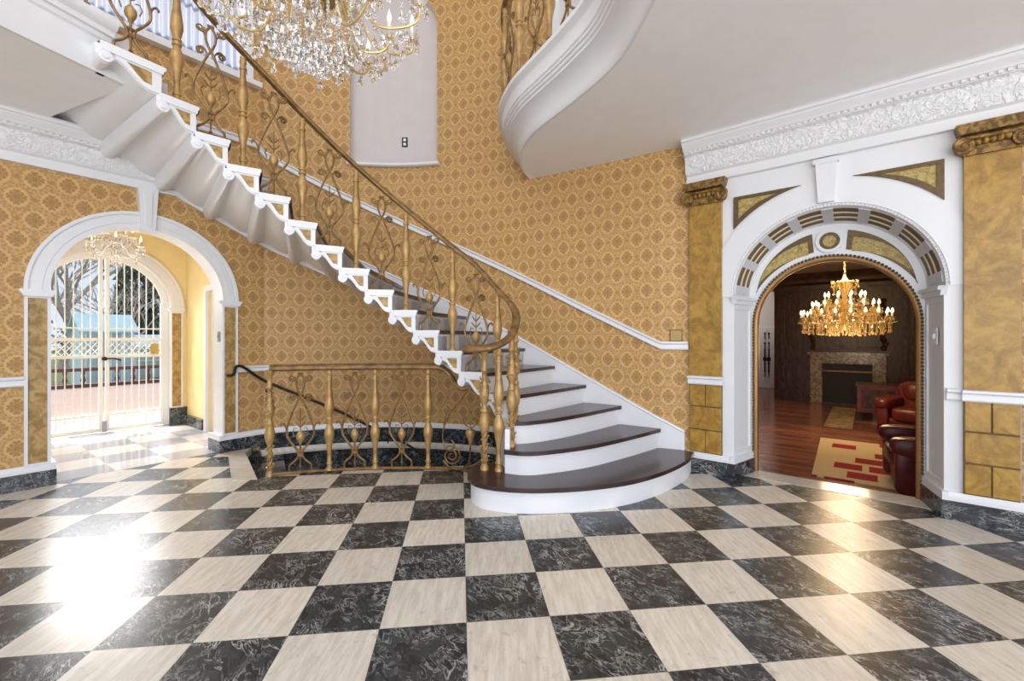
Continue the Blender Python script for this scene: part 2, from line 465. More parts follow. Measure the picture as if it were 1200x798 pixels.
    def mesh(s, name, mats, smooth=True, fix=True, ang=35):
        me = bpy.data.meshes.new(name); me.from_pydata([tuple(v) for v in s.v], [], s.f); me.update()
        for m in (mats if isinstance(mats, (list, tuple)) else [mats]): me.materials.append(m)
        me.polygons.foreach_set('material_index', s.mi)
        if any(s.uv):
            ul = me.uv_layers.new(name='UVMap'); li = 0
            for fi, f in enumerate(s.f):
                for k in range(len(f)):
                    if s.uv[fi]: ul.data[li+k].uv = s.uv[fi][k]
                li += len(f)
        if fix:
            bm = bmesh.new(); bm.from_mesh(me); bmesh.ops.recalc_face_normals(bm, faces=bm.faces[:]); bm.to_mesh(me); bm.free()
        if smooth:
            me.polygons.foreach_set('use_smooth', [True]*len(me.polygons)); me.set_sharp_from_angle(angle=radians(ang))
        me.update(); return me
    def build(s, name, mats, parent=None, **kw):
        return link(name, s.mesh(name, mats, **kw), parent)

def link(name, me, parent=None):
    o = bpy.data.objects.new(name, me); COL.objects.link(o)
    if parent is not None:
        o.parent = parent; o.matrix_parent_inverse = total(parent).inverted()
    return o
def total(o):
    m = o.matrix_basis.copy(); p = o
    while p.parent is not None:
        m = p.parent.matrix_basis @ p.matrix_parent_inverse @ m if False else p.matrix_parent_inverse @ m
        m = p.parent.matrix_basis @ m; p = p.parent
    return m
def tag(o, label, cat, group=None):
    o['label'] = label; o['category'] = cat
    if group: o['group'] = group
    return o
def thing(name, label, cat, loc=(0, 0, 0), rz=0, group=None):
    o = bpy.data.objects.new(name, None); COL.objects.link(o); o.location = loc; o.rotation_euler = (0, 0, rz)
    o.empty_display_size = .1
    return tag(o, label, cat, group)
def struct(o, label=None):
    o['kind'] = 'structure'
    if label: o['label'] = label
    return o
def copy_tree(o, parent=None):
    c = o.copy(); COL.objects.link(c)
    if parent is not None: c.parent = parent
    for ch in [q for q in o.children]: copy_tree(ch, c)
    return c
def catmull(pts, sub=6, cyc=False):
    pts = [V(p) for p in pts]; out = []; N = len(pts)
    for i in range(N if cyc else N-1):
        if cyc: a, b, c, d = pts[i-1], pts[i], pts[(i+1) % N], pts[(i+2) % N]
        else: a, b, c, d = pts[max(i-1, 0)], pts[i], pts[i+1], pts[min(i+2, N-1)]
        for k in range(sub):
            t = k/sub
            out.append(.5*((2*b)+(c-a)*t+(2*a-5*b+4*c-d)*t*t+(3*b-a-3*c+d)*t**3))
    if not cyc: out.append(pts[-1])
    return out
XYZ = lambda a, b, h: V((a, b, h))

# ------------------------------------------------------------------ plan of the hall
class Fr:
    def __init__(s, o, u, n): s.o, s.u, s.n = V((o[0], o[1], 0)), V((u[0], u[1], 0)).normalized(), V((n[0], n[1], 0)).normalized()
    def __call__(s, a, b, z): return s.o + s.u*a + s.n*b + V((0, 0, z))
FL = Fr((-4.24, 4.035), (.6, .8), (-.8, .6))        # left wall: s, outward, z
FR = Fr((2.122, 4.209), (.775, -.632), (.632, .775))  # right wall
HC = V((-.95, 2.2))
WR = [(39.2, 3.57), (43.6, 3.45), (50, 3.375), (57, 3.345), (65, 3.36), (72, 3.43), (80, 3.53), (89, 3.65), (97, 3.76), (104, 3.84), (114, 3.92), (123.3, 3.968)]
def wall_r(th):
    if th <= WR[0][0]: return WR[0][1]
    for i in range(len(WR)-1):
        if WR[i][0] <= th <= WR[i+1][0]:
            a, b, c, d = WR[max(i-1, 0)], WR[i], WR[i+1], WR[min(i+2, len(WR)-1)]
            t = (th-b[0])/(c[0]-b[0])
            return .5*((2*b[1])+(c[1]-a[1])*t+(2*a[1]-5*b[1]+4*c[1]-d[1])*t*t+(3*b[1]-a[1]-3*c[1]+d[1])*t**3)
    # on the flat left wall
    d = V((cos(radians(th)), sin(radians(th)))); n = V((FL.n.x, FL.n.y))
    return (V((FL.o.x, FL.o.y))-HC).dot(n)/d.dot(n)
def wall_pt(th, off=0.0, z=0.0):
    r = wall_r(th)-off
    return V((HC.x+r*cos(radians(th)), HC.y+r*sin(radians(th)), z))
def wall_in(th):
    a, b = wall_pt(th-.3), wall_pt(th+.3); t = (b-a).normalized()
    return V((-t.y, t.x, 0))            # towards the room (t runs anticlockwise)
def wall_path(t0, t1, n, zf=lambda t: 0.0, off=0.0):
    return [(wall_pt(t0+(t1-t0)*i/n, off, zf(t0+(t1-t0)*i/n)), wall_in(t0+(t1-t0)*i/n)) for i in range(n+1)]
H = 3.30; TOP = 6.8; RI = .203

# ------------------------------------------------------------------ floors
curve = [tuple(wall_pt(t, 0)[:2]) for t in [39.2+(123.3-39.2)*i/48 for i in range(49)]]
holeG = [(-2.42, 4.16), (-2.36, 4.31), (-1.84, 4.45), (-1.42, 4.53), (-.86, 4.54), (-.5, 4.62), (-.1, 4.75), (.1, 5.0)]
hole = [(wall_pt(123.6, .0)[0]+.0, wall_pt(123.6, .0)[1])]
def hole_poly():
    pts = [(-3.11, 5.11)] + holeG
    pts += [tuple(wall_pt(t, -.02)[:2]) for t in range(68, 121, 4)]
    return pts
fl_in = lambda s_, b_: tuple(FL(s_, b_, 0)[:2]); fr_in = lambda s_, b_: tuple(FR(s_, b_, 0)[:2])
outer = [(-6.2, -3.2), (7.0, -3.2), fr_in(4.2, 0), fr_in(1.5, 0), fr_in(1.42, .14), fr_in(.06, .14), fr_in(0, 0)] + curve + [fl_in(1.4, 0), fl_in(1.4, .06), fl_in(-.02, .06), fl_in(-.02, 0), fl_in(-3.2, 0)]
# open the stairwell: walk the wall from 68 degrees round the hole instead of through it
hp = hole_poly()
i0 = next(i for i, q in enumerate(curve) if atan2(q[1]-HC.y, q[0]-HC.x) > radians(68))
outer = [(-6.2, -3.2), (7.0, -3.2), fr_in(4.2, 0), fr_in(1.5, 0), fr_in(1.42, .14), fr_in(.06, .14), fr_in(0, 0)] + curve[:i0] + list(reversed(holeG)) + [(-3.11, 5.11), tuple(FL(1.72, 0, 0)[:2]), fl_in(1.4, 0), fl_in(1.4, .06), fl_in(-.02, .06), fl_in(-.02, 0), fl_in(-3.2, 0)]
mb = MB().prism(outer, -.08, 0, XYZ)
struct(mb.build('floor', M['floor'], smooth=False), 'black and cream checkered marble floor of the hall')
struct(MB().prism([(-3.11, 5.11), (-2.42, 4.16), (-2.645, 4.13), (-3.23, 4.98), tuple(FL(1.45, -.0, 0)[:2])], 0, .004, XYZ).build('trim_1', M['travertine'], smooth=False), 'cream stone border strip at the head of the basement stair')
struct(MB().box((.06, .14, -.02), (1.42, .41, .004), FR).build('trim_2', M['travertine'], smooth=False), 'cream stone threshold under the library arch')
mb = MB(); vs = [FL(-.35, .06, 0), FL(1.75, .06, 0), FL(1.75, 2.6, 0), FL(-.35, 2.6, 0)]
mb.add(vs + [q-V((0, 0, .08)) for q in vs], [(0, 1, 2, 3), (7, 6, 5, 4), (0, 4, 5, 1), (1, 5, 6, 2), (2, 6, 7, 3), (3, 7, 4, 0)], 0, [(-.35, .06), (1.75, .06), (1.75, 2.6), (-.35, 2.6)]*2)
struct(mb.build('floor_vestibule', M['vestfloor'], smooth=False), 'polished grey and white marble floor of the vestibule')
LZ = -.25
mb = MB(); q = [(-4.5, .42), (5.2, .42), (5.2, 11.6), (-4.5, 11.6)]
mb.add([FR(a, b, LZ) for a, b in q] + [FR(a, b, LZ-.08) for a, b in q], [(0, 1, 2, 3), (7, 6, 5, 4), (0, 4, 5, 1), (1, 5, 6, 2), (2, 6, 7, 3), (3, 7, 4, 0)], 0, q*2)
struct(mb.build('floor_library', M['boards'], smooth=False), 'red brown floorboards of the library')

# ------------------------------------------------------------------ left wall with its arch and window
def arc(cs, cz, r, a0, a1, n): return [(cs+r*cos(radians(a0+(a1-a0)*i/n)), cz+r*sin(radians(a0+(a1-a0)*i/n))) for i in range(n+1)]
LC, LR_, LSP = .685, .705, 1.78
archL = [(LC-LR_, 0)] + arc(LC, LSP, LR_, 180, 0, 32) + [(LC+LR_, 0)]
outl = [(-3.2, -.05), (LC-LR_, -.05)] + archL[1:-1] + [(LC+LR_, -.05), (1.85, -.05), (1.85, TOP), (-3.2, TOP)]
win = [(.22, 4.55), (1.66, 4.55), (1.66, 6.1)] + arc(.94, 6.1, .72, 0, 180, 16)[1:-1] + [(.22, 6.1)]
mb = MB().prism([outl, win], 0, .26, FL, 0, side=1)
struct(mb.build('wall_left', [M['damask'], M['white']], smooth=False), 'damask papered wall with the arch to the vestibule')
# window above the arch
w = struct(MB().prism([[(.16, 4.47), (1.72, 4.47), (1.72, 6.1)] + arc(.94, 6.1, .78, 0, 180, 16)[1:-1] + [(.16, 6.1)], win], -.03, .05, FL).build('window_1', M['white']), 'bright curtained window high above the stair')
mb = MB()
for a in (.92,): mb.box((a, .12, 4.55), (a+.045, .16, 6.78), FL)
for z in (5.05, 5.55, 6.05): mb.box((.22, .125, z), (1.66, .155, z+.03), FL)
mb.box((.22, .11, 4.55), (1.66, .17, 4.6), FL); mb.build('window_frame', M['white'], w)
MB().box((.22, .138, 4.56), (1.66, .142, 6.1), FL).build('window_pane', M['pane'], w)
MB().box((.08, -.09, 4.44), (1.80, 0, 4.5), FL).build('window_sill', M['white'], w)
for k, (a, b) in enumerate(((.22, .9), (.96, 1.66))):
    N = 60; vs = []; 
    for i in range(N+1):
        t = i/N; vs.append((a+(b-a)*t, .06+.022*sin(t*2*pi*9)))
    mb = MB(); mb.add([FL(s_, d_, z) for z in (4.57, 6.35) for s_, d_ in vs], [(i, i+1, i+N+2, i+N+1) for i in range(N)])
    mb.build('curtain', M['sheer'], w, fix=False)

def rail_prof(z0, h, d):
    return [(0, z0), (d*.55, z0), (d*.7, z0+h*.12), (d*.62, z0+h*.3), (d*.66, z0+h*.62), (d, z0+h*.75), (d, z0+h*.95), (d*.8, z0+h), (0, z0+h)]
def line(fr, s0, s1, b=0.0): return [(fr(s0, b, 0), -fr.n), (fr(s1, b, 0), -fr.n)]
plinth_p = [(0, 0), (.045, 0), (.045, .143), (0, .143)]
base_p = [(0, .143), (.04, .143), (.04, .165), (.028, .18), (.024, .205), (0, .205)]
def boards(name, path, kind='baseboard'):
    p = struct(MB().sweep(base_p, path).build(name, M['white']))
    MB().sweep(plinth_p, path).build('plinth', M['blackmarble'], p)
    return p
# frame of the arch: pilaster strips, caps, archivolt, keystone
def arch_trim(name, fr, cs, r, sp, w, b=0.0, d=.035, strip=True, label=None):
    mb = MB()
    prof = [(0, 0), (-d, 0), (-d, w*.28), (-d*1.15, w*.3), (-d*1.15, w*.72), (-d*.9, w*.76), (-d*1.3, w*.84), (-d*1.3, w), (0, w)]
    rings = []
    for i in range(41):
        a = pi*(1-i/40); rings.append([fr(cs+(r+q)*cos(a), b+p_, sp+(r+q)*sin(a)) for p_, q in prof])
    mb.loft(rings)
    return mb
o = struct(arch_trim('', FL, LC, LR_-.005, LSP, .165).build('trim_3', M['white']), 'white moulded surround of the vestibule arch')
mb = MB().prism([(LC-.055, 2.44), (LC+.055, 2.44), (LC+.085, 2.9), (LC-.085, 2.9)], -.085, 0, FL)
mb.prism([(LC-.02, 2.5), (LC+.02, 2.5), (LC+.03, 2.86), (LC-.03, 2.86)], -.1, -.08, FL)
mb.build('keystone', M['white'], o)
def pil_strip(fr, s0, s1, z1, parent, gm='goldpanel', z0=.2):
    mb = MB().prism([[(s0, z0), (s1, z0), (s1, z1), (s0, z1)], [(s0+.022, z0+.02), (s1-.022, z0+.02), (s1-.022, z1-.015), (s0+.022, z1-.015)]], -.035, 0, fr)
    mb.build('pilaster_frame', M['white'], parent)
    MB().box((s0+.02, -.02, z0+.015), (s1-.02, 0, z1-.01), fr).build('gold_panel', M[gm], parent)
    cp = [(0, 0), (.04, 0), (.045, .012), (.06, .03), (.07, .045), (.075, .06), (0, .06)]
    mb = MB(); e = .025
    mb.prism([(s0-.01, z1), (s1+.01, z1), (s1+.012, z1+.014), (s1+.03, z1+.04), (s1+.034, z1+.06), (s0-.034, z1+.06), (s0-.03, z1+.04), (s0-.012, z1+.014)], -.07, .0, fr)
    mb.build('cap', M['white'], parent)
pil_strip(FL, LC-LR_-.155, LC-LR_+.01, LSP-.06, o); pil_strip(FL, LC+LR_-.01, LC+LR_+.155, LSP-.06, o)
for s0, s1 in ((-3.2, LC-LR_), (LC+LR_, 1.85)):
    boards('baseboard_left' if s0 < 0 else 'baseboard_left_far', line(FL, s0, s1) if s0 < 0 else line(FL, s0, s1))
# jamb returns of the plinth inside the arch
for nm, s0, s1 in (('baseboard_arch', LC-LR_-.0, LC-LR_+.045), ('baseboard_arch_far', LC+LR_-.045, LC+LR_)):
    q = struct(MB().box((s0, -.045, .143), (s1, .3, .205), FL).build(nm, M['white'])); MB().box((s0, -.045, 0), (s1, .3, .143), FL).build('plinth', M['blackmarble'], q)
struct(MB().sweep(rail_prof(.915, .09, .05), line(FL, -3.2, LC-LR_-.155)).build('trim_4', M['white']), 'white chair rail left of the vestibule arch')
def zr(t): return 0.0
path = [(FL(LC+LR_+.155, 0, 0), -FL.n), (FL(1.8, 0, 0), -FL.n)] + wall_path(122.5, 66, 50)
struct(MB().sweep(rail_prof(.93, .075, .05), path).build('trim_5', M['white']), 'white chair rail on the curved wall below the stair')

# cornice
corn = [(0, 0), (.05, 0), (.05, .055), (.035, .06), (.035, .085), (.06, .1)]
friez = [(.06, .1), (.075, .12), (.082, .2), (.095, .265), (.11, .275)]
crown = [(.11, .275), (.13, .28), (.13, .3), (.15, .31), (.16, .33), (.19, .35), (.2, .375), (.215, .38), (.215, .405), (.235, .414)]
def cornice(name, fr, s0, s1, label):
    zb = 2.886; P_ = [(a, z+zb) for a, z in corn]; Q_ = [(a, z+zb) for a, z in friez]; R_ = [(a, z+zb) for a, z in crown]
    ln = [(fr(s0+(s1-s0)*i/8, 0, 0), -fr.n) for i in range(9)]
    o = struct(MB().sweep([(0, zb)] + P_ + [(0, zb+.1)], ln).build(name, M['white']), label)
    MB().sweep(Q_ + [(0, zb+.275), (0, zb+.1)], ln).build('frieze', M['relief'], o)
    MB().sweep(R_ + [(0, zb+.414), (0, zb+.275)], ln).build('crown', M['white'], o)
    mb = MB(); n = int((s1-s0)/.045)
    for i in range(n):
        a = s0+(i+.25)*.045; mb.box((a, -.148, zb+.284), (a+.024, -.12, zb+.305), fr)
    mb.build('dentils', M['white'], o)
    return o
cornice('trim_6', FL, -3.2, 1.84, 'white relief cornice over the vestibule arch')
cornice('trim_7', FR, -.42, 4.2, 'white relief cornice over the library arch')

# ------------------------------------------------------------------ curved stair wall with its niche
NI0, NI1 = 90.9, 108.4; NZ0, NZS = 3.70, 5.55
ths = sorted(set([39.2+(90.9-39.2)*i/44 for i in range(45)] + [NI0+(NI1-NI0)*i/20 for i in range(21)] + [NI1+(123.3-NI1)*i/13 for i in range(14)]))
mb = MB(); U = [0]
for i in range(1, len(ths)): U.append(U[-1]+(wall_pt(ths[i])-wall_pt(ths[i-1])).length)
nm_ = (NI0+NI1)/2; nh = (NI1-NI0)/2
def ztop(t): 
    x = (t-nm_)/nh; return NZS+.55*sqrt(max(0, 1-x*x))
def patch(mbx, i, za, zb_, zc=None, zd=None, off=0.0, mi=0):
    t0, t1 = ths[i], ths[i+1]; zc = za if zc is None else zc; zd = zb_ if zd is None else zd
    mbx.add([wall_pt(t0, off, za), wall_pt(t1, off, zc), wall_pt(t1, off, zd), wall_pt(t0, off, zb_)], [(0, 1, 2, 3)], mi,
            [(-U[i], za), (-U[i+1], zc), (-U[i+1], zd), (-U[i], zb_)])
nb = MB(); ns = MB()
for i in range(len(ths)-1):
    t0, t1 = ths[i], ths[i+1]; tm = (t0+t1)/2
    if NI0 < tm < NI1:
        patch(mb, i, -.06, NZ0); patch(mb, i, ztop(t0), TOP, ztop(t1), TOP)
        patch(nb, i, NZ0, ztop(t0), NZ0, ztop(t1), off=-.16)
        nb.add([wall_pt(t0, 0, NZ0), wall_pt(t1, 0, NZ0), wall_pt(t1, -.16, NZ0), wall_pt(t0, -.16, NZ0)], [(0, 1, 2, 3)])
        nb.add([wall_pt(t0, 0, ztop(t0)), wall_pt(t1, 0, ztop(t1)), wall_pt(t1, -.16, ztop(t1)), wall_pt(t0, -.16, ztop(t0))], [(0, 1, 2, 3)])
    else: patch(mb, i, -.06, TOP)
for t in (NI0, NI1): nb.add([wall_pt(t, 0, NZ0), wall_pt(t, -.16, NZ0), wall_pt(t, -.16, NZS), wall_pt(t, 0, NZS)], [(0, 1, 2, 3)])
# outer shell gives the wall its thickness
for i in range(len(ths)-1): patch(mb, i, -.06, TOP, off=-.26, mi=1)
wb_ = struct(mb.build('wall_back', [M['damask'], M['plaster']], fix=False, ang=30), 'curved gold damask wall behind the staircase')
nb.build('niche', M['niche'], wb_, fix=False, ang=30)
struct(MB().sweep([(-.16, NZ0-.045), (.05, NZ0-.045), (.065, NZ0-.03), (.06, NZ0-.005), (.045, NZ0), (-.16, NZ0)], wall_path(NI0-.6, NI1+.6, 20)).build('trim_8', M['white']), 'white sill of the arched wall niche')
# stairwell below the floor
mb = MB()
mb.sweep([(0, -1.7), (.02, -1.7), (.02, -.05), (0, -.05)], [(FL(.9, 0, 0), -FL.n), (FL(1.8, 0, 0), -FL.n)] + wall_path(123.0, 58, 50))
struct(mb.build('wall_stairwell', M['blackmarble']), 'black marble wall lining of the basement stair')
sw = [(FL(LC+LR_+.0, 0, 0), -FL.n), (FL(1.8, 0, 0), -FL.n)] + wall_path(122.5, 66, 50)
o = struct(MB().sweep(base_p, sw[1:]).build('baseboard_back', M['white'])); MB().sweep([(0, -.05), (.045, -.05), (.045, .143), (0, .143)], sw[1:]).build('plinth', M['blackmarble'], o)
struct(MB().sweep([(0, -.13), (.07, -.13), (.075, -.11), (.06, -.06), (.05, -.05), (0, -.05)], sw[1:]).build('trim_9', M['travertine']), 'cream stone ledge under the curved wall in the stairwell')
# lining below the guard railing and the basement steps
g3 = [FL(2.1, .2, 0), V((-3.11, 5.11, 0))] + catmull([(x, y, 0) for x, y in holeG], 4)
mb = MB(); N = len(g3)
mb.add([V((p.x, p.y, z)) for z in (-.08, -1.7) for p in g3] , [(i, i+1, i+N+1, i+N) for i in range(N-1)])
struct(mb.build('wall_stairwell_inner', M['blackmarble'], fix=False), 'black marble lining under the guard railing')
base = thing('basement_stair', 'black marble steps going down along the curved wall behind the guard railing', 'steps', (-2.7, 4.7, -.2))
for k in range(9):
    t0, t1 = 126-6.2*k, 126-6.2*(k+1)+.4; z = -.17*(k+1)
    inn = lambda t: V((HC.x+2.35*cos(radians(t)), HC.y+2.35*sin(radians(t)), 0))
    q = [inn(t0), wall_pt(t0, .03), wall_pt((t0+t1)/2, .03), wall_pt(t1, .03), inn(t1)]
    mb = MB().prism([(a.x, a.y) for a in q], z-.165, z, XYZ); mb.build('tread', M['blackmarble'], base, smooth=False)
struct(MB().prism([(-3.6, 4.0), (.6, 4.0), (.6, 6.3), (-3.6, 6.3)], -1.78, -1.7, XYZ).build('floor_basement', M['blackmarble'], smooth=False))

# ------------------------------------------------------------------ ceilings, balcony, landing
struct(MB().prism([(-7.5, -3.2), (8.5, -3.2), (8.5, 6.6), (-7.5, 6.6)], TOP, TOP+.2, XYZ).build('ceiling', M['plaster'], smooth=False), 'white ceiling high above the stair hall')
soff = [(.30, 5.60), (.28, 5.535), (.15, 5.2), (.092, 4.87), (.098, 4.53), (.2, 4.16), (.352, 3.87), (.505, 3.597), (.618, 3.374), (.705, 3.18), (.765, 2.95), (.805, 2.55), (.82, 2.1), (.9, 1.55), (1.1, 1.0), (1.5, .45), (2.1, .1), (2.8, 0)]
sp = catmull([(x, y, 0) for x, y in soff], 6)
right = [fr_in(4.2, .0), fr_in(-.39, 0)] + [tuple(wall_pt(t, 0)[:2]) for t in range(40, 66, 3)]
poly = [(p.x, p.y) for p in sp] + [(7.0, 0.0)] + right
struct(MB().prism(poly, H, 3.62, XYZ).build('ceiling_balcony', M['plaster'], smooth=False), 'plain soffit of the balcony over the library arch')
def outw(pts, i):
    a = pts[max(i-1, 0)]; b = pts[min(i+1, len(pts)-1)]; t = (b-a).normalized(); return V((t.y, -t.x, 0))
prof = [(-.02, 3.292), (0, 3.292), (.012, 3.306), (.02, 3.345), (.035, 3.39), (.065, 3.44), (.105, 3.475), (.135, 3.485), (.137, 3.505), (.152, 3.51), (.157, 3.53), (.17, 3.535), (.172, 3.55), (.185, 3.56), (.19, 3.66), (.2, 3.675), (.225, 3.69), (.235, 3.70), (.235, 3.735), (.225, 3.745), (-.02, 3.745)]
pth = []
for i, p in enumerate(sp):
    o_ = outw(sp, i); o_ = o_ if True else -o_
    pth.append((p, o_))
# the path runs towards the camera with the open stair hall on its right (-x) side
pth = [(p, V((-abs(o_.x), o_.y if o_.x < 0 else -o_.y, 0))) for p, o_ in pth]
struct(MB().sweep(prof, pth).build('trim_10', M['white']), 'white curved moulded edge of the balcony')

lsf = [(-2.86, 3.62), (-2.945, 3.43), (-3.03, 3.2), (-3.11, 2.95), (-3.18, 2.72), (-3.3, 2.2), (-3.42, 1.6), (-3.5, 1.0), (-3.55, 0.2)]
lp = catmull([(x, y, 0) for x, y in lsf], 5)
# ------------------------------------------------------------------ staircase geometry
I = {2: (-.06, 3.70), 3: (.0, 3.88), 4: (-.08, 4.04), 5: (-.26, 4.18), 6: (-.495, 4.28), 7: (-.735, 4.36), 8: (-.97, 4.41), 9: (-1.21, 4.42), 10: (-1.44, 4.37), 11: (-1.666, 4.285), 12: (-1.875, 4.17), 13: (-2.066, 4.04), 14: (-2.255, 3.90), 15: (-2.45, 3.77), 16: (-2.61, 3.61), 17: (-2.735, 3.41), 18: (-2.91, 3.11), 19: (-3.0, 2.86)}
TH = {2: 43.6, 3: 50.5, 4: 57.6, 5: 64.4, 6: 71.2}
for n in range(7, 20): TH[n] = 71.2+(n-6)*6.75
Ip = {n: V((a, b, 0)) for n, (a, b) in I.items()}
Op = {n: wall_pt(TH[n], .03) for n in TH}
LAND = 18*RI
stair_poly = [(p.x, p.y) for p in lp if p.y < 3.4] + [tuple(FL(-4.2, 0, 0)[:2]), tuple(Op[18][:2])]
struct(MB().prism(stair_poly, H, LAND, XYZ).build('ceiling_landing', M['plaster'], smooth=False), 'upper landing and its soffit at the head of the stair')
lprof = [(-.03, 3.292), (0, 3.292), (.01, 3.32), (.03, 3.38), (.05, 3.44), (.06, 3.50), (.075, 3.515), (.08, 3.545), (.10, 3.55), (.105, 3.585), (.13, 3.60), (.15, 3.64), (.15, 3.668), (-.03, 3.668)]
lpp = [V((-3.02, 3.25, 0))] + [p for p in lp if p.y < 3.2]
lpath = [(p, V((.96, -.27, 0))) for p in lpp]
struct(MB().sweep(lprof, lpath).build('trim_11', M['white']), 'white moulded edge of the upper landing')

lq = [p for p in lp if p.y > 3.16]
struct(MB().sweep([(-.05, 3.292), (0, 3.292), (.012, 3.36), (.02, 3.40), (.02, 3.44), (-.05, 3.44)], [(p, V((.93, -.37, 0))) for p in lq]).build('trim_20', M['white']), 'white band under the top step at the landing')
# ------------------------------------------------------------------ the staircase
stair = thing('staircase', 'curved white staircase with dark treads rising along the damask wall', 'staircase', (.4, 3.9, 0))
R1 = catmull([(-.19, 3.95, 0), (-.30, 3.88, 0), (-.345, 3.75, 0), (-.335, 3.62, 0), (-.27, 3.49, 0), (-.15, 3.41, 0), (.03, 3.36, 0), (.26, 3.352, 0), (.6, 3.41, 0), (.96, 3.55, 0), (1.31, 3.80, 0), (1.62, 4.12, 0), (1.80, 4.40, 0)], 5)
RC = {1: R1,
      2: catmull([(-.06, 3.70, 0), (.1, 3.645, 0), (.286, 3.68, 0), (.68, 3.87, 0), (1.1, 4.19, 0), tuple(Op[2])], 5),
      3: catmull([(.0, 3.88, 0), (.13, 3.90, 0), (.36, 4.03, 0), (.67, 4.29, 0), tuple(Op[3])], 5),
      4: catmull([(-.08, 4.04, 0), (.02, 4.10, 0), (.39, 4.50, 0), tuple(Op[4])], 5),
      5: catmull([(-.26, 4.18, 0), (.01, 4.52, 0), tuple(Op[5])], 5)}
for n in range(6, 19): RC[n] = [Ip[n].lerp(Op[n], i/8) for i in range(9)]
def shift(c, d):
    out = []
    for i, p in enumerate(c):
        a, b = c[max(i-1, 0)], c[min(i+1, len(c)-1)]; t = (b-a).normalized(); out.append(p+V((t.y, -t.x, 0))*d)
    return out
for n in range(1, 18):
    z = n*RI; front = shift(RC[n], .028); back = RC[n+1]
    if n == 1:
        pl = front + [wall_pt(40.2, .03), Op[2]] + list(reversed(back[1:])) + [V((.04, 3.86, 0)), V((-.02, 4.02, 0))]
    else:
        back = shift(back, -.02); pl = front + list(reversed(back))
    c2 = [(p.x, p.y) for p in pl]
    mb = MB().prism(c2, z-.036, z, XYZ)
    t_ = mb.build('tread', M['tread'], stair, smooth=False)
    md = t_.modifiers.new('round', 'BEVEL'); md.width = .009; md.segments = 2; md.limit_method = 'ANGLE'
    fr_ = RC[n]; k = len(fr_); bk = shift(fr_, -.03)
    mb = MB(); zb = (n-1)*RI
    mb.loft([[fr_[i]+V((0, 0, zb)), fr_[i]+V((0, 0, z-.036)), bk[i]+V((0, 0, z-.036)), bk[i]+V((0, 0, zb))] for i in range(k)])
    mb.build('riser', M['white'], stair)
# bracket shaped step bodies
body = [(0, -.036), (-.02, -.05), (0.0, -.06), (0.0, -.203), (.03, -.222), (.17, -.224), (.30, -.214), (.42, -.188), (.54, -.146), (.64, -.116), (.74, -.098), (.80, -.098), (.84, -.112), (.90, -.138), (.98, -.146), (1.06, -.132), (1.10, -.10), (1.12, -.06), (1.12, -.018), (1.03, -.018)]
gtri = [(.17, -.072), (.62, -.072), (.53, -.098), (.43, -.135), (.33, -.166), (.17, -.172)]
for n in range(3, 18):
    z = n*RI; i0, i1, o0, o1 = Ip[n], Ip[n+1], Op[n], Op[n+1]
    cen = (i0+i1)/2; outd = (cen-(o0+o1)/2).normalized()
    if n < 6: o0, o1 = i0.lerp(o0, .5), i1.lerp(o1, .5)
    rings = []
    for k in range(7):
        t = k/6; a, b = i0.lerp(o0, t), i1.lerp(o1, t)
        rings.append([a.lerp(b, p_)+V((0, 0, z+q_)) for p_, q_ in body])
    sb = MB().loft(rings).build('step_body', M['white'], stair, ang=50)
    d = (i1-i0).normalized(); ou = V((d.y, -d.x, 0)); 
    if ou.dot(outd) < 0: ou = -ou
    f = lambda p_, q_, h: i0.lerp(i1, p_)+V((0, 0, z+q_))+ou*h
    MB().prism(gtri, 0, .004, f).build('gold_panel', M['goldpanel'], sb, smooth=False)
    mb = MB().prism([(-.08, 0.002), (1.04, 0.002), (1.04, -.018), (1.02, -.034), (1.02, -.058), (-.03, -.058), (-.04, -.034), (-.08, -.018)], -.035, .022, f)
    fr2 = [(.0, -.05), (.0, -.210), (.17, -.214), (.3, -.206), (.42, -.18), (.54, -.138), (.64, -.108), (.74, -.09), (.8, -.09), (.8, -.05)]
    mb.prism([fr2, gtri], 0, .012, f)
    mb.tube([f(.97, -.096, -.03), f(.97, -.096, .02)], .043, 16); mb.tube([f(.97, -.096, .02), f(.97, -.096, .028)], .02, 12)
    mb.build('tread_end', M['white'], sb)
# wall stringer: white skirting that climbs with the steps
def nose_z(t):
    if t < TH[2]: return 2*RI-(TH[2]-t)/6.2*RI
    for n in range(2, 19):
        if TH[n] <= t <= TH[n+1]: return RI*(n+(t-TH[n])/(TH[n+1]-TH[n]))
    return 18*RI
mb = MB(); rings = []
for i in range(61):
    t = 40.0+(TH[18]-40.0)*i/60; zt = nose_z(t)+.115; zb = max(0, nose_z(t)-.30)
    p = wall_pt(t); w_ = wall_in(t)
    rings.append([p+w_*.002+V((0, 0, zb)), p+w_*.034+V((0, 0, zb)), p+w_*.034+V((0, 0, zt-.03)), p+w_*.045+V((0, 0, zt-.02)), p+w_*.04+V((0, 0, zt)), p+w_*.002+V((0, 0, zt))])
MB().loft(rings).build('wall_stringer', M['white'], stair)
MB().prism([(.0, 3.86), (-.08, 4.04), (-.10, 3.98), (-.05, 3.80), (-.06, 3.70), (-.02, 3.70)], RI, 3*RI-.036, XYZ).build('end_post', M['white'], stair, smooth=False)
# sloping chair rail above the stair
def rz(t):
    if t < 42.5: return 1.225
    return min(1.225+max(0, nose_z(t)-nose_z(42.5)-.03)*1.0, 3.70)
o = struct(MB().sweep(rail_prof(0, .085, .05), wall_path(39.4, 123.2, 84, rz)+[(FL(1.75, 0, 3.70), -FL.n), (FL(-.3, 0, 3.70), -FL.n)]).build('trim_12', M['white']), 'white chair rail climbing the damask wall beside the stair')

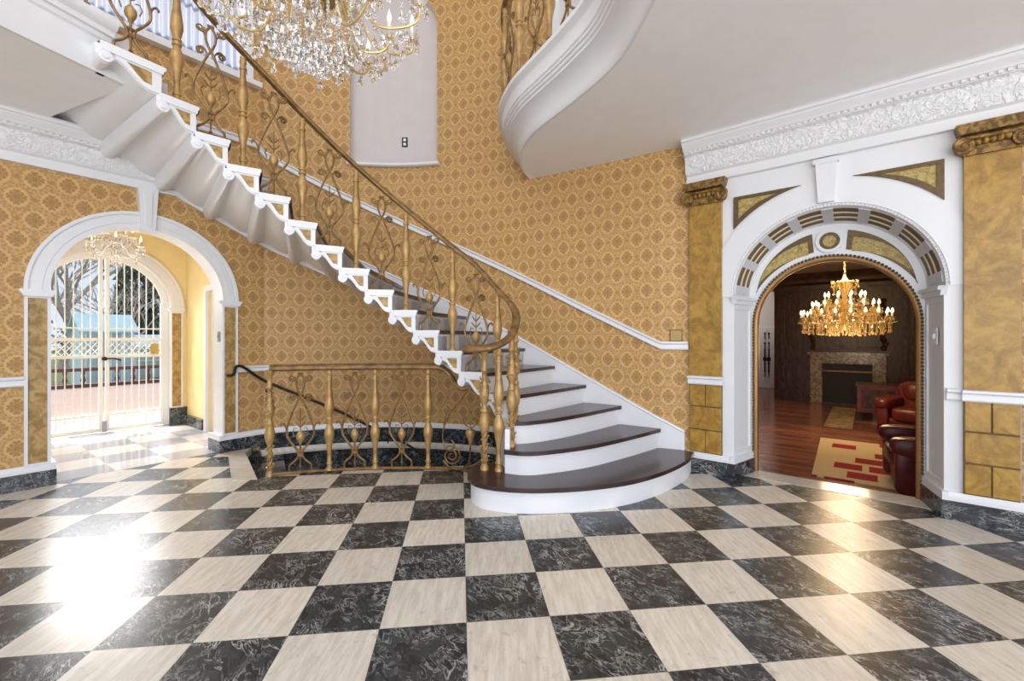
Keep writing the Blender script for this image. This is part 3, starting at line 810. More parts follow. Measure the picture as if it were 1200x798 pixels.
# ------------------------------------------------------------------ ironwork
BAL = [(.0001, 0), (.034, 0), (.034, .02), (.024, .03), (.022, .055), (.03, .06), (.03, .075), (.022, .085), (.021, .16), (.024, .22), (.036, .28), (.046, .325), (.048, .36), (.042, .40), (.028, .435), (.024, .455), (.034, .462), (.034, .475), (.024, .482), (.024, .495), (.033, .50), (.033, .512), (.026, .52), (.036, .56), (.045, .60), (.044, .64), (.036, .70), (.028, .76), (.024, .82), (.023, .87), (.03, .875), (.03, .89), (.022, .9), (.022, .93), (.028, .935), (.028, .95), (.024, .955), (.024, .985), (.0001, .985)]
bal_me = MB().lathe(BAL, 14).mesh('baluster', M['gilded'], ang=50)
def curl(cx, cz, r, a0, turns, n=14, shrink=.25):
    return [(cx+r*(1-(1-shrink)*i/n)*cos(a0+turns*2*pi*i/n), 0, cz+r*(1-(1-shrink)*i/n)*sin(a0+turns*2*pi*i/n)) for i in range(n+1)]
def lyre(kind=0):
    """scroll panel in the local x z plane, one metre high"""
    mb = MB(); T = .0105
    for s in (-1, 1):
        mb.tube(catmull([(s*.10, 0, 0), (s*.10, 0, .055), (s*.092, 0, .075), (s*.045, 0, .115), (s*.02, 0, .16), (s*.03, 0, .215), (s*.075, 0, .275), (s*.118, 0, .345), (s*.122, 0, .42), (s*.10, 0, .50), (s*.062, 0, .60), (s*.02, 0, .70), (s*-.018, 0, .775), (s*-.036, 0, .84), (s*-.03, 0, .90), (s*.0, 0, .945), (s*.025, 0, .95)], 4), T, 6)
        mb.tube(catmull([(s*.118, 0, .40), (s*.135, 0, .45), (s*.16, 0, .475), (s*.175, 0, .462), (s*.172, 0, .45)], 4), [.009]*12+[.008]*5, 6)
        mb.tube([(x, .012, z) for x, _, z in curl(s*.075, .715, .034, pi*.9 if s > 0 else pi*.1, -s*1.6)], .0075, 5)
        mb.tube(catmull([(s*.02, 0, .70), (s*.05, .006, .745), (s*.075, .012, .75)], 4), .007, 5)
        mb.tube([(x, .012, z) for x, _, z in curl(s*.078, .905, .034, pi*.9 if s > 0 else pi*.1, s*1.6)], .0075, 5)
        mb.tube(catmull([(s*.03, 0, .84), (s*.05, .006, .875), (s*.06, .012, .875)], 4), .007, 5)
        mb.tube([(s*.055, 0, .345+.0), (s*.07, 0, .39), (s*.055, 0, .43), (s*.03, 0, .42)], .005, 5)
        mb.box((s*.10-.018, -.014, 0), (s*.10+.018, .014, .012))
        for k in range(4):
            a = pi/4+k*pi/2; mb.ball((s*.075+.014*cos(a), .012, .715+.014*sin(a)), .008, 6, 4)
    mb.tube([(0, 0, .02), (0, 0, .16), (0, 0, .30)], [.006, .009, .01], 6)
    mb.tube([(0, 0, .40), (0, 0, .52), (0, 0, .60)], .005, 6)
    for s in (-1, 1):
        for z, w in ((.47, .05), (.53, .045)):
            mb.tube(catmull([(0, 0, z-.04), (s*w*.6, 0, z-.01), (s*w, 0, z+.015)], 3), [.004, .006, .007, .007, .006, .005, .003], 5)
    mb.box((-.022, -.014, .155), (.022, .014, .175)); mb.box((-.028, -.012, .205), (.028, .012, .222))
    mb.lathe([(.001, .04), (.014, .05), (.004, .075)], 8)
    return mb.mesh('scroll_panel', M['bronze'], ang=50)
lyre_me = lyre()
bud_me = MB().lathe([(.001, .262), (.012, .27), (.02, .285), (.034, .31), (.040, .335), (.036, .36), (.022, .38), (.012, .395), (.001, .405)], 12).mesh('flower_bud', M['gilded'], ang=60)
def newel_mesh(h=1.05):
    mb = MB().lathe([(.0001, 0), (.036, 0), (.036, .03), (.026, .04), (.026, .07), (.034, .08), (.034, .09), (.020, .1), (.018, .30), (.036, .34), (.046, .39), (.046, .43), (.036, .48), (.026, .50), (.034, .51), (.034, .525), (.024, .54), (.024, .58), (.034, .60), (.040, .66), (.036, .74), (.022, .80), (.02, .86), (.03, .87), (.03, .885), (.022, .9), (.024, h-.05), (.034, h-.04), (.034, h), (.0001, h)], 14)
    for ph in range(3):
        for z0, z1, rr in ((.09, .32, .027), (.60, .82, .040)):
            mb.tube([((rr-.004+.005*sin(i*.9))*cos(ph*2.09+i*.42), (rr-.004+.005*sin(i*.9))*sin(ph*2.09+i*.42), z0+(z1-z0)*i/18) for i in range(19)], [.0045+.003*abs(sin(i*1.3)) for i in range(19)], 5)
    for k in range(9):
        a = k*2.4; mb.ball((.034*cos(a), .034*sin(a), .12+k*.022), .014, 6, 4, (1, 1, .7)); mb.ball((.045*cos(a), .045*sin(a), .61+k*.02), .014, 6, 4, (1, 1, .7))
    return mb.mesh('newel_post', M['gilded'], ang=50)
newel_me = newel_mesh()
def place(me, name, parent, p, ang=0.0, zs=1.0, xs=1.0):
    o = bpy.data.objects.new(name, me); COL.objects.link(o); o.parent = parent; o.matrix_parent_inverse = total(parent).inverted()
    o.location = p; o.rotation_euler = (0, 0, ang); o.scale = (xs, xs, zs); return o
def panel(parent, p, ang, zs=1.0, xs=1.0):
    o = place(lyre_me, 'scroll_panel', parent, p, ang, zs, xs)
    b = bpy.data.objects.new('flower_bud', bud_me); COL.objects.link(b); b.parent = o
    return o
hr_prof = [(-.036, -.004), (-.038, .014), (-.032, .026), (-.02, .042), (0, .05), (.02, .042), (.032, .026), (.038, .014), (.036, -.004), (.022, -.014), (-.022, -.014)]
def handrail(pts):
    rings = []
    for i, p in enumerate(pts):
        t = (pts[min(i+1, len(pts)-1)]-pts[max(i-1, 0)]); t.z = 0
        if t.length < 1e-5: t = V((1, 0, 0))
        t.normalize(); w_ = V((t.y, -t.x, 0)); rings.append([p+w_*a+V((0, 0, z)) for a, z in hr_prof])
    return MB().loft(rings)

rail = thing('stair_railing', 'gilded iron railing with turned balusters sweeping up the curved stair', 'railing', (-.2, 3.75, RI))
def edge_pt(n, f=.5):
    a = Ip[n].lerp(Ip[n+1], f); o_ = (Op[n]+Op[n+1])/2; return a+(o_-a).normalized()*.05
for n in range(4, 19):
    p = edge_pt(n) if n < 19 else edge_pt(18)
    d = Ip[n+1]-Ip[n]; a = atan2(d.y, d.x)
    p = p+V((0, 0, n*RI))
    if n % 2 == 0: place(bal_me, 'baluster', rail, p, 0, 1.0)
    else: panel(rail, p, a, 1.0)
hp_ = [(-.24, 3.79, 1.235), (-.30, 3.86, 1.235), (-.375, 3.82, 1.235), (-.385, 3.70, 1.235), (-.29, 3.63, 1.238), (-.15, 3.63, 1.26), (-.03, 3.72, 1.33), (.03, 3.87, 1.45), (.02, 4.02, 1.60)]
for n in range(4, 19):
    p = edge_pt(n); hp_.append((p.x, p.y, n*RI+1.02 - (.04 if n == 4 else 0)))
hp_ += [(-2.98, 2.9, 18*RI+1.03), (-3.1, 2.5, 18*RI+1.03), (-3.2, 2.0, 18*RI+1.03)]
hpts = catmull(hp_, 6)
handrail(hpts).build('handrail', M['bronze'], rail, ang=50)
place(newel_me, 'newel_post', rail, (-.24, 3.80, RI), 0, .985)
place(bal_me, 'baluster', rail, (-.115, 3.76, RI), 0, 1.07)
place(newel_me, 'newel_post', rail, (-.005, 3.80, 2*RI), 0, .96)
place(newel_me, 'newel_post', rail, (.03, 3.93, 2*RI), .7, 1.04)
# railing along the landing beyond the last step
for k, (x, y) in enumerate(((-2.98, 2.93), (-3.06, 2.66), (-3.13, 2.38), (-3.2, 2.1))):
    if k % 2 == 1: place(bal_me, 'baluster', rail, (x, y, LAND), 0, 1.03)
    else: panel(rail, (x, y, LAND), 1.2, 1.03)

guard = thing('guard_railing', 'low curved gilded railing around the stairwell opening on the checkered floor', 'railing', (-1.4, 4.48, 0))
gp = [(-2.36, 4.265), (-2.1, 4.345), (-1.84, 4.41), (-1.6, 4.455), (-1.40, 4.478), (-1.13, 4.487), (-.86, 4.487), (-.62, 4.47)]
ga = lambda i: atan2(gp[min(i+1, len(gp)-1)][1]-gp[max(i-1, 0)][1], gp[min(i+1, len(gp)-1)][0]-gp[max(i-1, 0)][0])
place(newel_me, 'newel_post', guard, (*gp[0], 0), 0, .985)
for i in (2, 4, 6): place(bal_me, 'baluster', guard, (*gp[i], .015), 0, 1.035)
for i in (1, 3, 5): panel(guard, (*gp[i], .015), ga(i), 1.03)
gpts = catmull([(*q, 1.035) for q in gp[:7]] + [(-.74, 4.48, 1.03), (-.66, 4.47, .99), (-.60, 4.46, .92), (-.56, 4.45, .86), (-.51, 4.44, .825), (-.46, 4.43, .83), (-.445, 4.43, .86), (-.47, 4.43, .875)], 5)
handrail(gpts).build('handrail', M['bronze'], guard, ang=50)
MB().tube(catmull([(*q, .012) for q in gp] + [(-.46, 4.40, .012), (-.30, 4.15, .012)], 5), .016, 6, flat=1.6).build('bottom_rail', M['bronze'], guard)
mb = MB(); e = V((.94, -.2, 0)).normalized(); o0 = V((-.78, 4.475, 0))
def G(x, z): return o0+e*x+V((0, 0, z))
mb.tube(catmull([G(.34, .82), G(.27, .72), G(.16, .58), G(.09, .44), (G(.075, .33)), G(.10, .24), G(.16, .2), G(.2, .26), G(.17, .31)], 4), .008, 6)
mb.tube(catmull([G(.05, .70), G(.10, .66), G(.115, .58), G(.085, .46)], 4), .008, 6)
mb.tube([G(.05+.03*cos(a)*(1-a/14), .70+.03*sin(a)*(1-a/14)) for a in [i*.5 for i in range(22)]], .005, 5)
mb.tube([G(.17+.105*cos(-a+2.2)*(1-a/16), .15+.105*sin(-a+2.2)*(1-a/16)) for a in [i*.4 for i in range(34)]], .008, 6)
mb.tube(catmull([G(.08, .10), G(.16, .03), G(.3, .03), G(.36, .12), G(.37, .26), G(.40, .32)], 4), .008, 6)
mb.tube(catmull([G(.30, .03), G(.40, .07), G(.50, .12), G(.57, .13)], 4), .008, 6)
for s in (-1, 1): mb.tube(catmull([G(.37, .44), G(.37+s*.05, .47), G(.37+s*.075, .52), G(.37+s*.05, .55), G(.37+s*.03, .52)], 4), .006, 5)
mb.tube([G(.37, .44), G(.37, .62)], .005, 5)
mb.build('end_scroll', M['bronze'], guard, ang=50)
MB().lathe([(.001, .26), (.016, .28), (.024, .32), (.046, .37), (.05, .40), (.04, .425), (.02, .43), (.02, .445), (.001, .45)], 12, at=G(.37, 0)).build('flower_bud', M['gilded'], guard)

# balcony railing
brail = thing('balcony_railing', 'dark gilded railing standing on the white balcony edge', 'railing', (-.02, 4.5, 3.745))
rim = [p+o_*.17 for p, o_ in pth]
def rim_at(y): 
    return min(rim, key=lambda p: abs(p.y-y)) + V((0, 0, 3.745))
ys = [5.05, 4.78, 4.52, 4.27, 4.03, 3.80, 3.58, 3.37, 3.16, 2.95, 2.72, 2.48, 2.22]
for k, y in enumerate(ys):
    p = rim_at(y); q = rim_at(y-.15); a = atan2(q.y-p.y, q.x-p.x)
    if k == 1: place(newel_me, 'newel_post', brail, p, 0, .98)
    elif k % 2 == 0: place(bal_me, 'baluster', brail, p, 0, 1.02)
    else: panel(brail, p, a, 1.0)
handrail([p+V((0, 0, 3.745+1.0)) for p in rim if 1.6 < p.y < 5.3]).build('handrail', M['bronze'], brail, ang=50)

# dark handrail of the basement stair
wr_ = thing('wall_handrail', 'thin dark iron handrail sloping down the curved wall to the basement', 'handrail', tuple(FL(1.5, -.06, 1.0)))
def hw(t, z, off=.07): q = wall_pt(t, off); return (q.x, q.y, z)
q0 = FL(1.43, -.05, .9); 
MB().tube(catmull([tuple(FL(1.43, -.035, .905)), tuple(FL(1.46, -.06, .90)), tuple(FL(1.49, -.07, .93)), tuple(FL(1.5, -.075, .985)), tuple(FL(1.53, -.075, 1.01)), tuple(FL(1.6, -.075, .985)), hw(123, .80), hw(116, .56), hw(110, .36), hw(104, .14), hw(96, -.12), hw(88, -.42), hw(80, -.7)], 5), .017, 8).build('rail', M['iron'], wr_)
for t, z in ((122.6, .74), (101, -.05)):
    mb = MB(); mb.tube([hw(t, z-.06, .0), hw(t, z-.05, .05), hw(t, z+.02, .07)], .009, 6); 
    c = V(hw(t, z-.06, .012)); n_ = wall_in(t); mb.tube([c-n_*.01, c+n_*.012, c+n_*.02], [.036, .034, .012], 12); mb.build('bracket', M['iron'], wr_)

# ------------------------------------------------------------------ right wall with the library arch
RCs, RRr, RSP = .732, .732, 1.74
fa = arc(RCs, RSP, RRr, 180, 0, 36)
outl = [(-.42, -.05), (0, -.05)] + fa + [(1.464, -.05), (4.2, -.05), (4.2, H+.02), (-.42, H+.02)]
struct(MB().prism(outl, 0, .02, FR, 0, side=0).build('wall_right', M['white'], smooth=False), 'white wall around the library arch')
mb = MB().box((1.84, -.004, 0), (4.2, 0, 2.9), FR); struct(mb.build('wall_right_papered', M['damask'], smooth=False), 'damask paper right of the gold pilaster')
struct(MB().box((-.42, 0, 3.62), (4.2, .1, TOP), FR).build('wall_upper', M['upperwall'], smooth=False), 'pale wall of the upper hall above the balcony')
# splayed jambs and intrados
BS0, BS1, BB = .085, 1.385, .36; BRc, BRr = .735, .65
mb = MB(); N = 36
front = [FR(0, 0, 0)] + [FR(a, 0, z) for a, z in fa] + [FR(1.464, 0, 0)]
back = [FR(BS0, BB, 0)] + [FR(a, BB, z) for a, z in arc(BRc, RSP, BRr, 180, 0, 36)] + [FR(BS1, BB, 0)]
mb.loft([front, back], closed=False)
jo = struct(mb.build('trim_13', M['white'], fix=False), 'white splayed jambs and vault of the library arch')
# jamb panels and impost mouldings
for sgn, s0, s1 in ((1, 0, BS0), (-1, 1.464, BS1)):
    f = lambda a, b, h: FR(s0+(s1-s0)*a+sgn*h, BB*a, b)
    mb = MB().prism([[(.0, .2), (1, .2), (1, RSP-.06), (0, RSP-.06)], [(.12, .26), (.9, .26), (.9, RSP-.12), (.12, RSP-.12)]], 0, .012, f); mb.build('jamb_panel', M['white'], jo)
    mb = MB().prism([(-.02, RSP-.07), (1, RSP-.07), (1, RSP), (-.1, RSP)], 0, .035, f)
    mb.prism([(-.06, RSP-.03), (1, RSP-.03), (1, RSP), (-.12, RSP)], 0, .055, f); mb.build('impost', M['white'], jo)
    q = struct(MB().prism([(-.12, .143), (1, .143), (1, .205), (-.12, .205)], 0, .035, f).build('baseboard_jamb', M['white'])); MB().prism([(-.12, 0), (1, 0), (1, .143), (-.12, .143)], 0, .042, f).build('plinth', M['blackmarble'], q)
# coffers of the vault: eight fields of three slots between seven ribs
def intr(ang, t, h=0.0):
    """point on the vault: angle, 0 front .. 1 back, h towards the opening"""
    r = RRr+(BRr-RRr)*t-h; c = RCs+(BRc-RCs)*t
    return FR(c+r*cos(ang), BB*t, RSP+r*sin(ang))
sl, cb, rb = MB(), MB(), MB()
NF = 8; a_lo, a_hi = radians(6), radians(174); step = (a_hi-a_lo)/NF; ribw = step*.16
def vault_patch(m, a0, a1, t0, t1, h):
    n = 6
    top = [[intr(a0+(a1-a0)*i/n, t, h) for t in (t0, t1)] for i in range(n+1)]
    bot = [[intr(a0+(a1-a0)*i/n, t, -.001) for t in (t0, t1)] for i in range(n+1)]
    m.loft([[top[i][0], top[i][1], bot[i][1], bot[i][0]] for i in range(n+1)])
for k in range(NF):
    a0, a1 = a_lo+k*step, a_lo+(k+1)*step
    for j in range(3):
        t0 = .15+j*.25; vault_patch(sl, a0+ribw, a1-ribw, t0, t0+.18, .003)
    for j in range(2):
        t0 = .15+.18+j*.25; vault_patch(cb, a0+ribw, a1-ribw, t0, t0+.07, .006)
for k in range(NF+1):
    a = a_lo+k*step; vault_patch(rb, a-ribw, a+ribw, .12, .86, .008)
sl.build('coffer_slots', M['slot'], jo); cb.build('coffer_bars', M['cream'], jo); rb.build('vault_ribs', M['ribgrey'], jo)
mb = MB(); 
for i in range(90):
    a = radians(2+176*i/89); p = intr(a, 0, -.012); mb.ball(p-FR.n*.002, .0085, 6, 4)
mb.build('bead_edge', M['white'], jo)
# tympanum with gilded panels and the inner arch
ICs, IR, ISP = .735, .62, 1.47
ty = [(BS0-.02, -.05)] + [(ICs-IR-.0, -.05)] + arc(ICs, ISP, IR, 180, 0, 36) + [(ICs+IR, -.05), (BS1+.02, -.05)] + list(arc(BRc, RSP, BRr+.02, 0, 180, 36))
to = struct(MB().prism(ty, BB, BB+.06, FR).build('trim_14', M['white'], smooth=False), 'white inner face of the library arch with gilded panels')
def crescent(sg):
    out_, inn_ = [], []
    for i in range(15):
        a = radians(77-71*i/14); out_.append((ICs+sg*(BRr-.055)*cos(a)*1.0, RSP+(BRr-.055)*sin(a)))
    for i in range(15):
        a = radians(80-51*i/14)
        inn_.append((ICs+sg*(IR+.065)*cos(a), ISP+(IR+.065)*sin(a)))
    return out_ + list(reversed(inn_))
for sg in (-1, 1):
    c = crescent(sg); cx = sum(a for a, b in c)/len(c); cz = sum(b for a, b in c)/len(c)
    small = [(cx+(a-cx)*.86, cz+(b-cz)*.70+.008) for a, b in c]
    MB().prism(c, BB-.004, BB, FR).build('panel_border', M['darkgilt'], to, smooth=False)
    MB().prism(small, BB-.007, BB, FR).build('gilded_panel', M['friezegold'], to, smooth=False)
mz = 2.235
mb = MB().prism([arc(ICs, mz, .105, 0, 350, 35), arc(ICs, mz, .078, 0, 350, 35)], BB-.025, BB, FR); mb.build('medallion_ring', M['white'], to)
MB().prism([arc(ICs, mz, .078, 0, 350, 35), arc(ICs, mz, .05, 0, 350, 35)], BB-.012, BB, FR).build('medallion_border', M['darkgilt'], to)
MB().prism(arc(ICs, mz, .05, 0, 350, 35), BB-.018, BB, FR).build('medallion', M['friezegold'], to)
def arch_tube(m, r, b, rad, n=6, flat=1.0):
    m.tube([FR(ICs-r, b, 0.0)] + [FR(ICs-r, b, ISP*i/6) for i in range(1, 6)] + [FR(s_, b, z) for s_, z in arc(ICs, ISP, r, 180, 0, 40)] + [FR(ICs+r, b, ISP*i/6) for i in range(5, 0, -1)] + [FR(ICs+r, b, 0.0)], rad, n)
mb = MB()
pts = [(ICs-IR-.002, ISP*i/48) for i in range(48)] + arc(ICs, ISP, IR+.002, 180, 0, 64) + [(ICs+IR+.002, ISP*i/48) for i in range(47, -1, -1)]
for s_, z in pts: mb.ball(FR(s_, BB-.012, z+.01), .013, 6, 4)
mb.build('bead_trim', M['darkgilt'], to)
prof = [(-.012, 0), (-.03, .004), (-.038, .02), (-.036, .05), (-.02, .09), (0.012, .1), (.012, 0)]
rings = []
for s_, z, dx, dz in [(ICs-IR, 0, -1, 0)] + [(ICs+IR*cos(a), ISP+IR*sin(a), cos(a), sin(a)) for a in [pi*(1-i/40) for i in range(41)]] + [(ICs+IR, 0, 1, 0)]:
    rings.append([FR(s_+dx*p_, BB+q_, z+dz*p_) for p_, q_ in prof])
MB().loft(rings).build('gilt_trim', M['gilt'], to, ang=60)
# archivolt, keystone, spandrel panels
ao = struct(MB().prism([arc(RCs, RSP, RRr+.02, 180, 0, 40)+arc(RCs, RSP, RRr+.215, 0, 180, 40)], -.012, 0, FR).build('trim_15', M['white']), 'white spandrels and keystone over the library arch')
mb = MB().prism([(RCs-.055, 2.50), (RCs+.055, 2.50), (RCs+.075, 2.84), (RCs-.075, 2.84)], -.05, 0, FR); mb.prism([(RCs-.09, 2.83), (RCs+.09, 2.83), (RCs+.09, 2.87), (RCs-.09, 2.87)], -.06, 0, FR); mb.build('keystone', M['white'], ao)
for sg in (-1, 1):
    R0 = RRr+.235; tp = 2.69; x0 = .722
    a_top = math.asin((tp-RSP)/R0); a_side = math.acos(x0/R0)
    hyp = [(R0*cos(a_side+(a_top-a_side)*i/14), RSP+R0*sin(a_side+(a_top-a_side)*i/14)) for i in range(15)]
    tri = [(x0, tp)] + hyp
    T2 = lambda q: [(RCs+sg*a, b) for a, b in q]
    cx, cz = x0-.11, tp-.075
    inner = [(cx+(a-cx)*.62, cz+(b-cz)*.6) for a, b in tri]
    MB().prism([T2(tri), T2(inner)], -.016, 0, FR).build('spandrel_border', M['darkgilt'], ao, smooth=False)
    MB().prism(T2(inner), -.006, 0, FR).build('spandrel_panel', M['friezegold'], ao, smooth=False)

def pilaster(s0, s1, label, joint):
    p = thing('pilaster', label, 'pilaster', tuple(FR((s0+s1)/2, -.02, .205)), group=None)
    MB().box((s0, -.045, .955), (s1, 0, 2.70), FR).build('shaft', M['goldmarble'], p, smooth=False)
    MB().box((s0, -.030, .205), (s1, 0, .9), FR).build('joints', M['slot'], p, smooth=False)
    zs = (.21, .435, .665, .895); w_ = s1-s0
    for r_ in range(3):
        cuts = ((0, .5), (.5, 1)) if r_ != 1 else ((0, 1),)
        for a, b in cuts:
            o = MB().box((s0+w_*a+.003, -.045, zs[r_]+.005), (s0+w_*b-.003, -.02, zs[r_+1]-.005), FR).build('block', M['goldmarble'], p, smooth=False)
            md = o.modifiers.new('b', 'BEVEL'); md.width = .005; md.segments = 2
    MB().sweep(rail_prof(.885, .085, .055), line(FR, s0-.012, s1+.012, -.03)).build('rail', M['white'], p)
    # capital
    mb = MB(); z0 = 2.665
    mb.prism([(s0-.005, z0), (s1+.005, z0), (s1+.01, z0+.09), (s0-.01, z0+.09)], -.07, 0, FR)
    ab = [(s0-.05, z0+.215), (s0-.035, z0+.16), (s0-.02, z0+.14), (s1+.02, z0+.14), (s1+.035, z0+.16), (s1+.05, z0+.215)]
    mb.prism(ab, -.125, 0, FR)
    for i in range(7):
        c = s0+.03+(s1-s0-.06)*i/6; mb.ball(FR(c, -.08, z0+.085), .024, 8, 6, (1, 1, 1.2))
    mb.tube([FR(s0-.01, -.085, z0+.12), FR((s0+s1)/2, -.09, z0+.112), FR(s1+.01, -.085, z0+.12)], .018, 8)
    co = mb.build('capital', M['capital'], p, ang=50)
    for c, sg in ((s0, 1), (s1, -1)):
        mb = MB(); mb.tube([FR(c+sg*.062*(1-.055*i)*cos(.5*i+1.6)*1.0-sg*.005, -.095, z0+.062+.062*(1-.055*i)*sin(.5*i+1.6)) for i in range(17)], .013, 6)
        mb.tube([FR(c, -.02, z0+.06), FR(c, -.10, z0+.06)], .05, 14); mb.build('volute', M['capital'], co)
    return p
pilaster(-.39, -.09, 'gold marbled pilaster between the curved wall and the library arch', 0)
pilaster(1.553, 1.83, 'gold marbled pilaster at the right edge beyond the library arch', 0)
for nm, s0, s1 in (('baseboard_right', -.42, 0), ('baseboard_right_near', 1.464, 4.2)): boards(nm, line(FR, s0, s1))
struct(MB().sweep(rail_prof(.885, .085, .05), line(FR, 1.464, 4.2)).build('trim_16', M['white']))

# switches, outlets
def plate(name, label, cat, fr, s, b, z, w, h, mat, inner='toggle'):
    o = tag(MB().box((s-w/2, b-.008, z-h/2), (s+w/2, b, z+h/2), fr).build(name, M[mat]), label, cat)
    if inner == 'toggle': MB().box((s-.008, b-.02, z-.02), (s+.008, b-.006, z+.02), fr).build('toggle', M[mat], o)
    return o
class FT(Fr): pass
tR = wall_pt(41.3); nR = wall_in(41.3); uR = V((nR.y, -nR.x, 0))
FW = Fr((tR.x, tR.y), (uR.x, uR.y), (-nR.x, -nR.y))
o = plate('light_switch', 'square old gold plate on the damask wall above the chair rail', 'switch', FW, 0, 0, 1.37, .125, .125, 'darkgilt', None)
MB().box((-.052, -.014, 1.318), (.052, -.006, 1.422), FW).build('face_plate', M['goldplate'], o)
for x in (-.022, .022): MB().box((x-.007, -.024, 1.352), (x+.007, -.012, 1.388), FW).build('toggle', M['goldplate'], o)
tN = wall_pt(97.9, -.16); nN = wall_in(97.9); uN = V((nN.y, -nN.x, 0)); FN = Fr((tN.x, tN.y), (uN.x, uN.y), (-nN.x, -nN.y))
o = tag(MB().box((-.04, -.012, 4.0), (.04, 0, 4.13), FN).build('wall_outlet', M['iron']), 'dark outlet plate low in the arched wall niche', 'outlet')
for z in (4.035, 4.095): MB().box((-.018, -.016, z-.018), (.018, -.01, z+.018), FN).build('socket', M['plate'], o)
FJ = Fr(tuple(FR(1.464-.012, 0, 0)[:2]), tuple((FR(BS1-.012, BB, 0)-FR(1.464-.012, 0, 0))[:2]), (1, 0)); FJ.n = V((-FJ.u.y, FJ.u.x, 0)); FJ.n = FJ.n if FJ.n.dot(FR.u) > 0 else -FJ.n
plate('light_switch', 'white switch plate on the right jamb of the library arch', 'switch', FJ, .15, 0, 1.36, .085, .13, 'plate')
FJ2 = Fr(tuple(FL(LC+LR_, 0, 0)[:2]), tuple(FL.n[:2]), tuple(FL.u[:2]))
plate('light_switch', 'grey switch plate on the white jamb of the vestibule arch', 'switch', FJ2, .09, 0, 1.36, .07, .12, 'steel')

# ------------------------------------------------------------------ vestibule and iron gate
VB = 2.42; GC, GR, GSP = .81, .74, 1.80
def vw(name, lo, hi, mat='yellow', label=None): return struct(MB().box(lo, hi, FL).build(name, M[mat], smooth=False), label)
vw('wall_vestibule_left', (-.45, .26, 0), (-.35, VB+.25, 3.1)); 
# right wall with its side door
mb = MB().prism([(.26, 0), (.55, 0), (.55, 2.02), (1.5, 2.02), (1.5, 0), (VB+.25, 0), (VB+.25, 3.1), (.26, 3.1)], 1.75, 1.85, lambda a, b, h: FL(h, a, b))
struct(mb.build('wall_vestibule_right', M['yellow'], smooth=False), 'pale yellow vestibule wall with a white side door')
d3 = struct(MB().prism([[(.47, 0), (.55, 0), (.55, 2.02), (1.5, 2.02), (1.5, 0), (1.58, 0), (1.58, 2.1), (.47, 2.1)]], 1.71, 1.76, lambda a, b, h: FL(h, a, b)).build('door_3', M['white'], smooth=False), 'white side door in the vestibule')
mb = MB().box((1.79, .55, 0), (1.83, 1.5, 2.02), FL)
for z0, z1 in ((.2, .95), (1.1, 1.9)):
    mb.prism([[(.67, z0), (1.38, z0), (1.38, z1), (.67, z1)], [(.71, z0+.04), (1.34, z0+.04), (1.34, z1-.04), (.71, z1-.04)]], 1.775, 1.79, lambda a, b, h: FL(h, a, b))
dl = mb.build('door_leaf', M['white'], d3, smooth=False)
vw('ceiling_vestibule', (-.45, .2, 3.1), (1.85, VB+.25, 3.2), 'white')
mb = MB().prism([[(-.4, 0), (GC-GR, 0)] + arc(GC, GSP, GR, 180, 0, 32) + [(GC+GR, 0), (1.8, 0), (1.8, 3.15), (-.4, 3.15)]], VB, VB+.25, FL, 0, side=1)
struct(mb.build('wall_entrance', [M['yellow'], M['white']], smooth=False), 'pale yellow end wall around the arched gate')
o = struct(arch_trim('', FL, GC, GR-.005, GSP, .17, b=VB).build('trim_17', M['white']), 'white moulded surround of the arched gate')
FV = Fr(tuple(FL(0, VB, 0)[:2]), tuple(FL.u[:2]), tuple(FL.n[:2]))
pil_strip(FV, GC+GR-.01, GC+GR+.15, GSP-.06, o, z0=.27); pil_strip(FV, GC-GR-.15, GC-GR+.01, GSP-.06, o, z0=.27)
q = struct(MB().box((GC+GR-.02, -.05, 0), (1.75, 0, .27), FV).build('baseboard_vestibule', M['blackmarble'], smooth=False)); MB().box((1.7, -.8, 0), (1.75, -.05, .15), FV).build('return', M['blackmarble'], q, smooth=False)
gate = struct(MB().prism([[(GC-GR, 0)] + arc(GC, GSP, GR, 180, 0, 32) + [(GC+GR, 0), (GC+GR-.06, 0)] + arc(GC, GSP, GR-.06, 0, 180, 32) + [(GC-GR+.06, 0)]], .1, .16, FV).build('door_1', M['gate']), 'white arched iron gate of two leaves')
gr_ = GR-.062
def top_at(x): return GSP+sqrt(max(0, gr_*gr_-x*x))
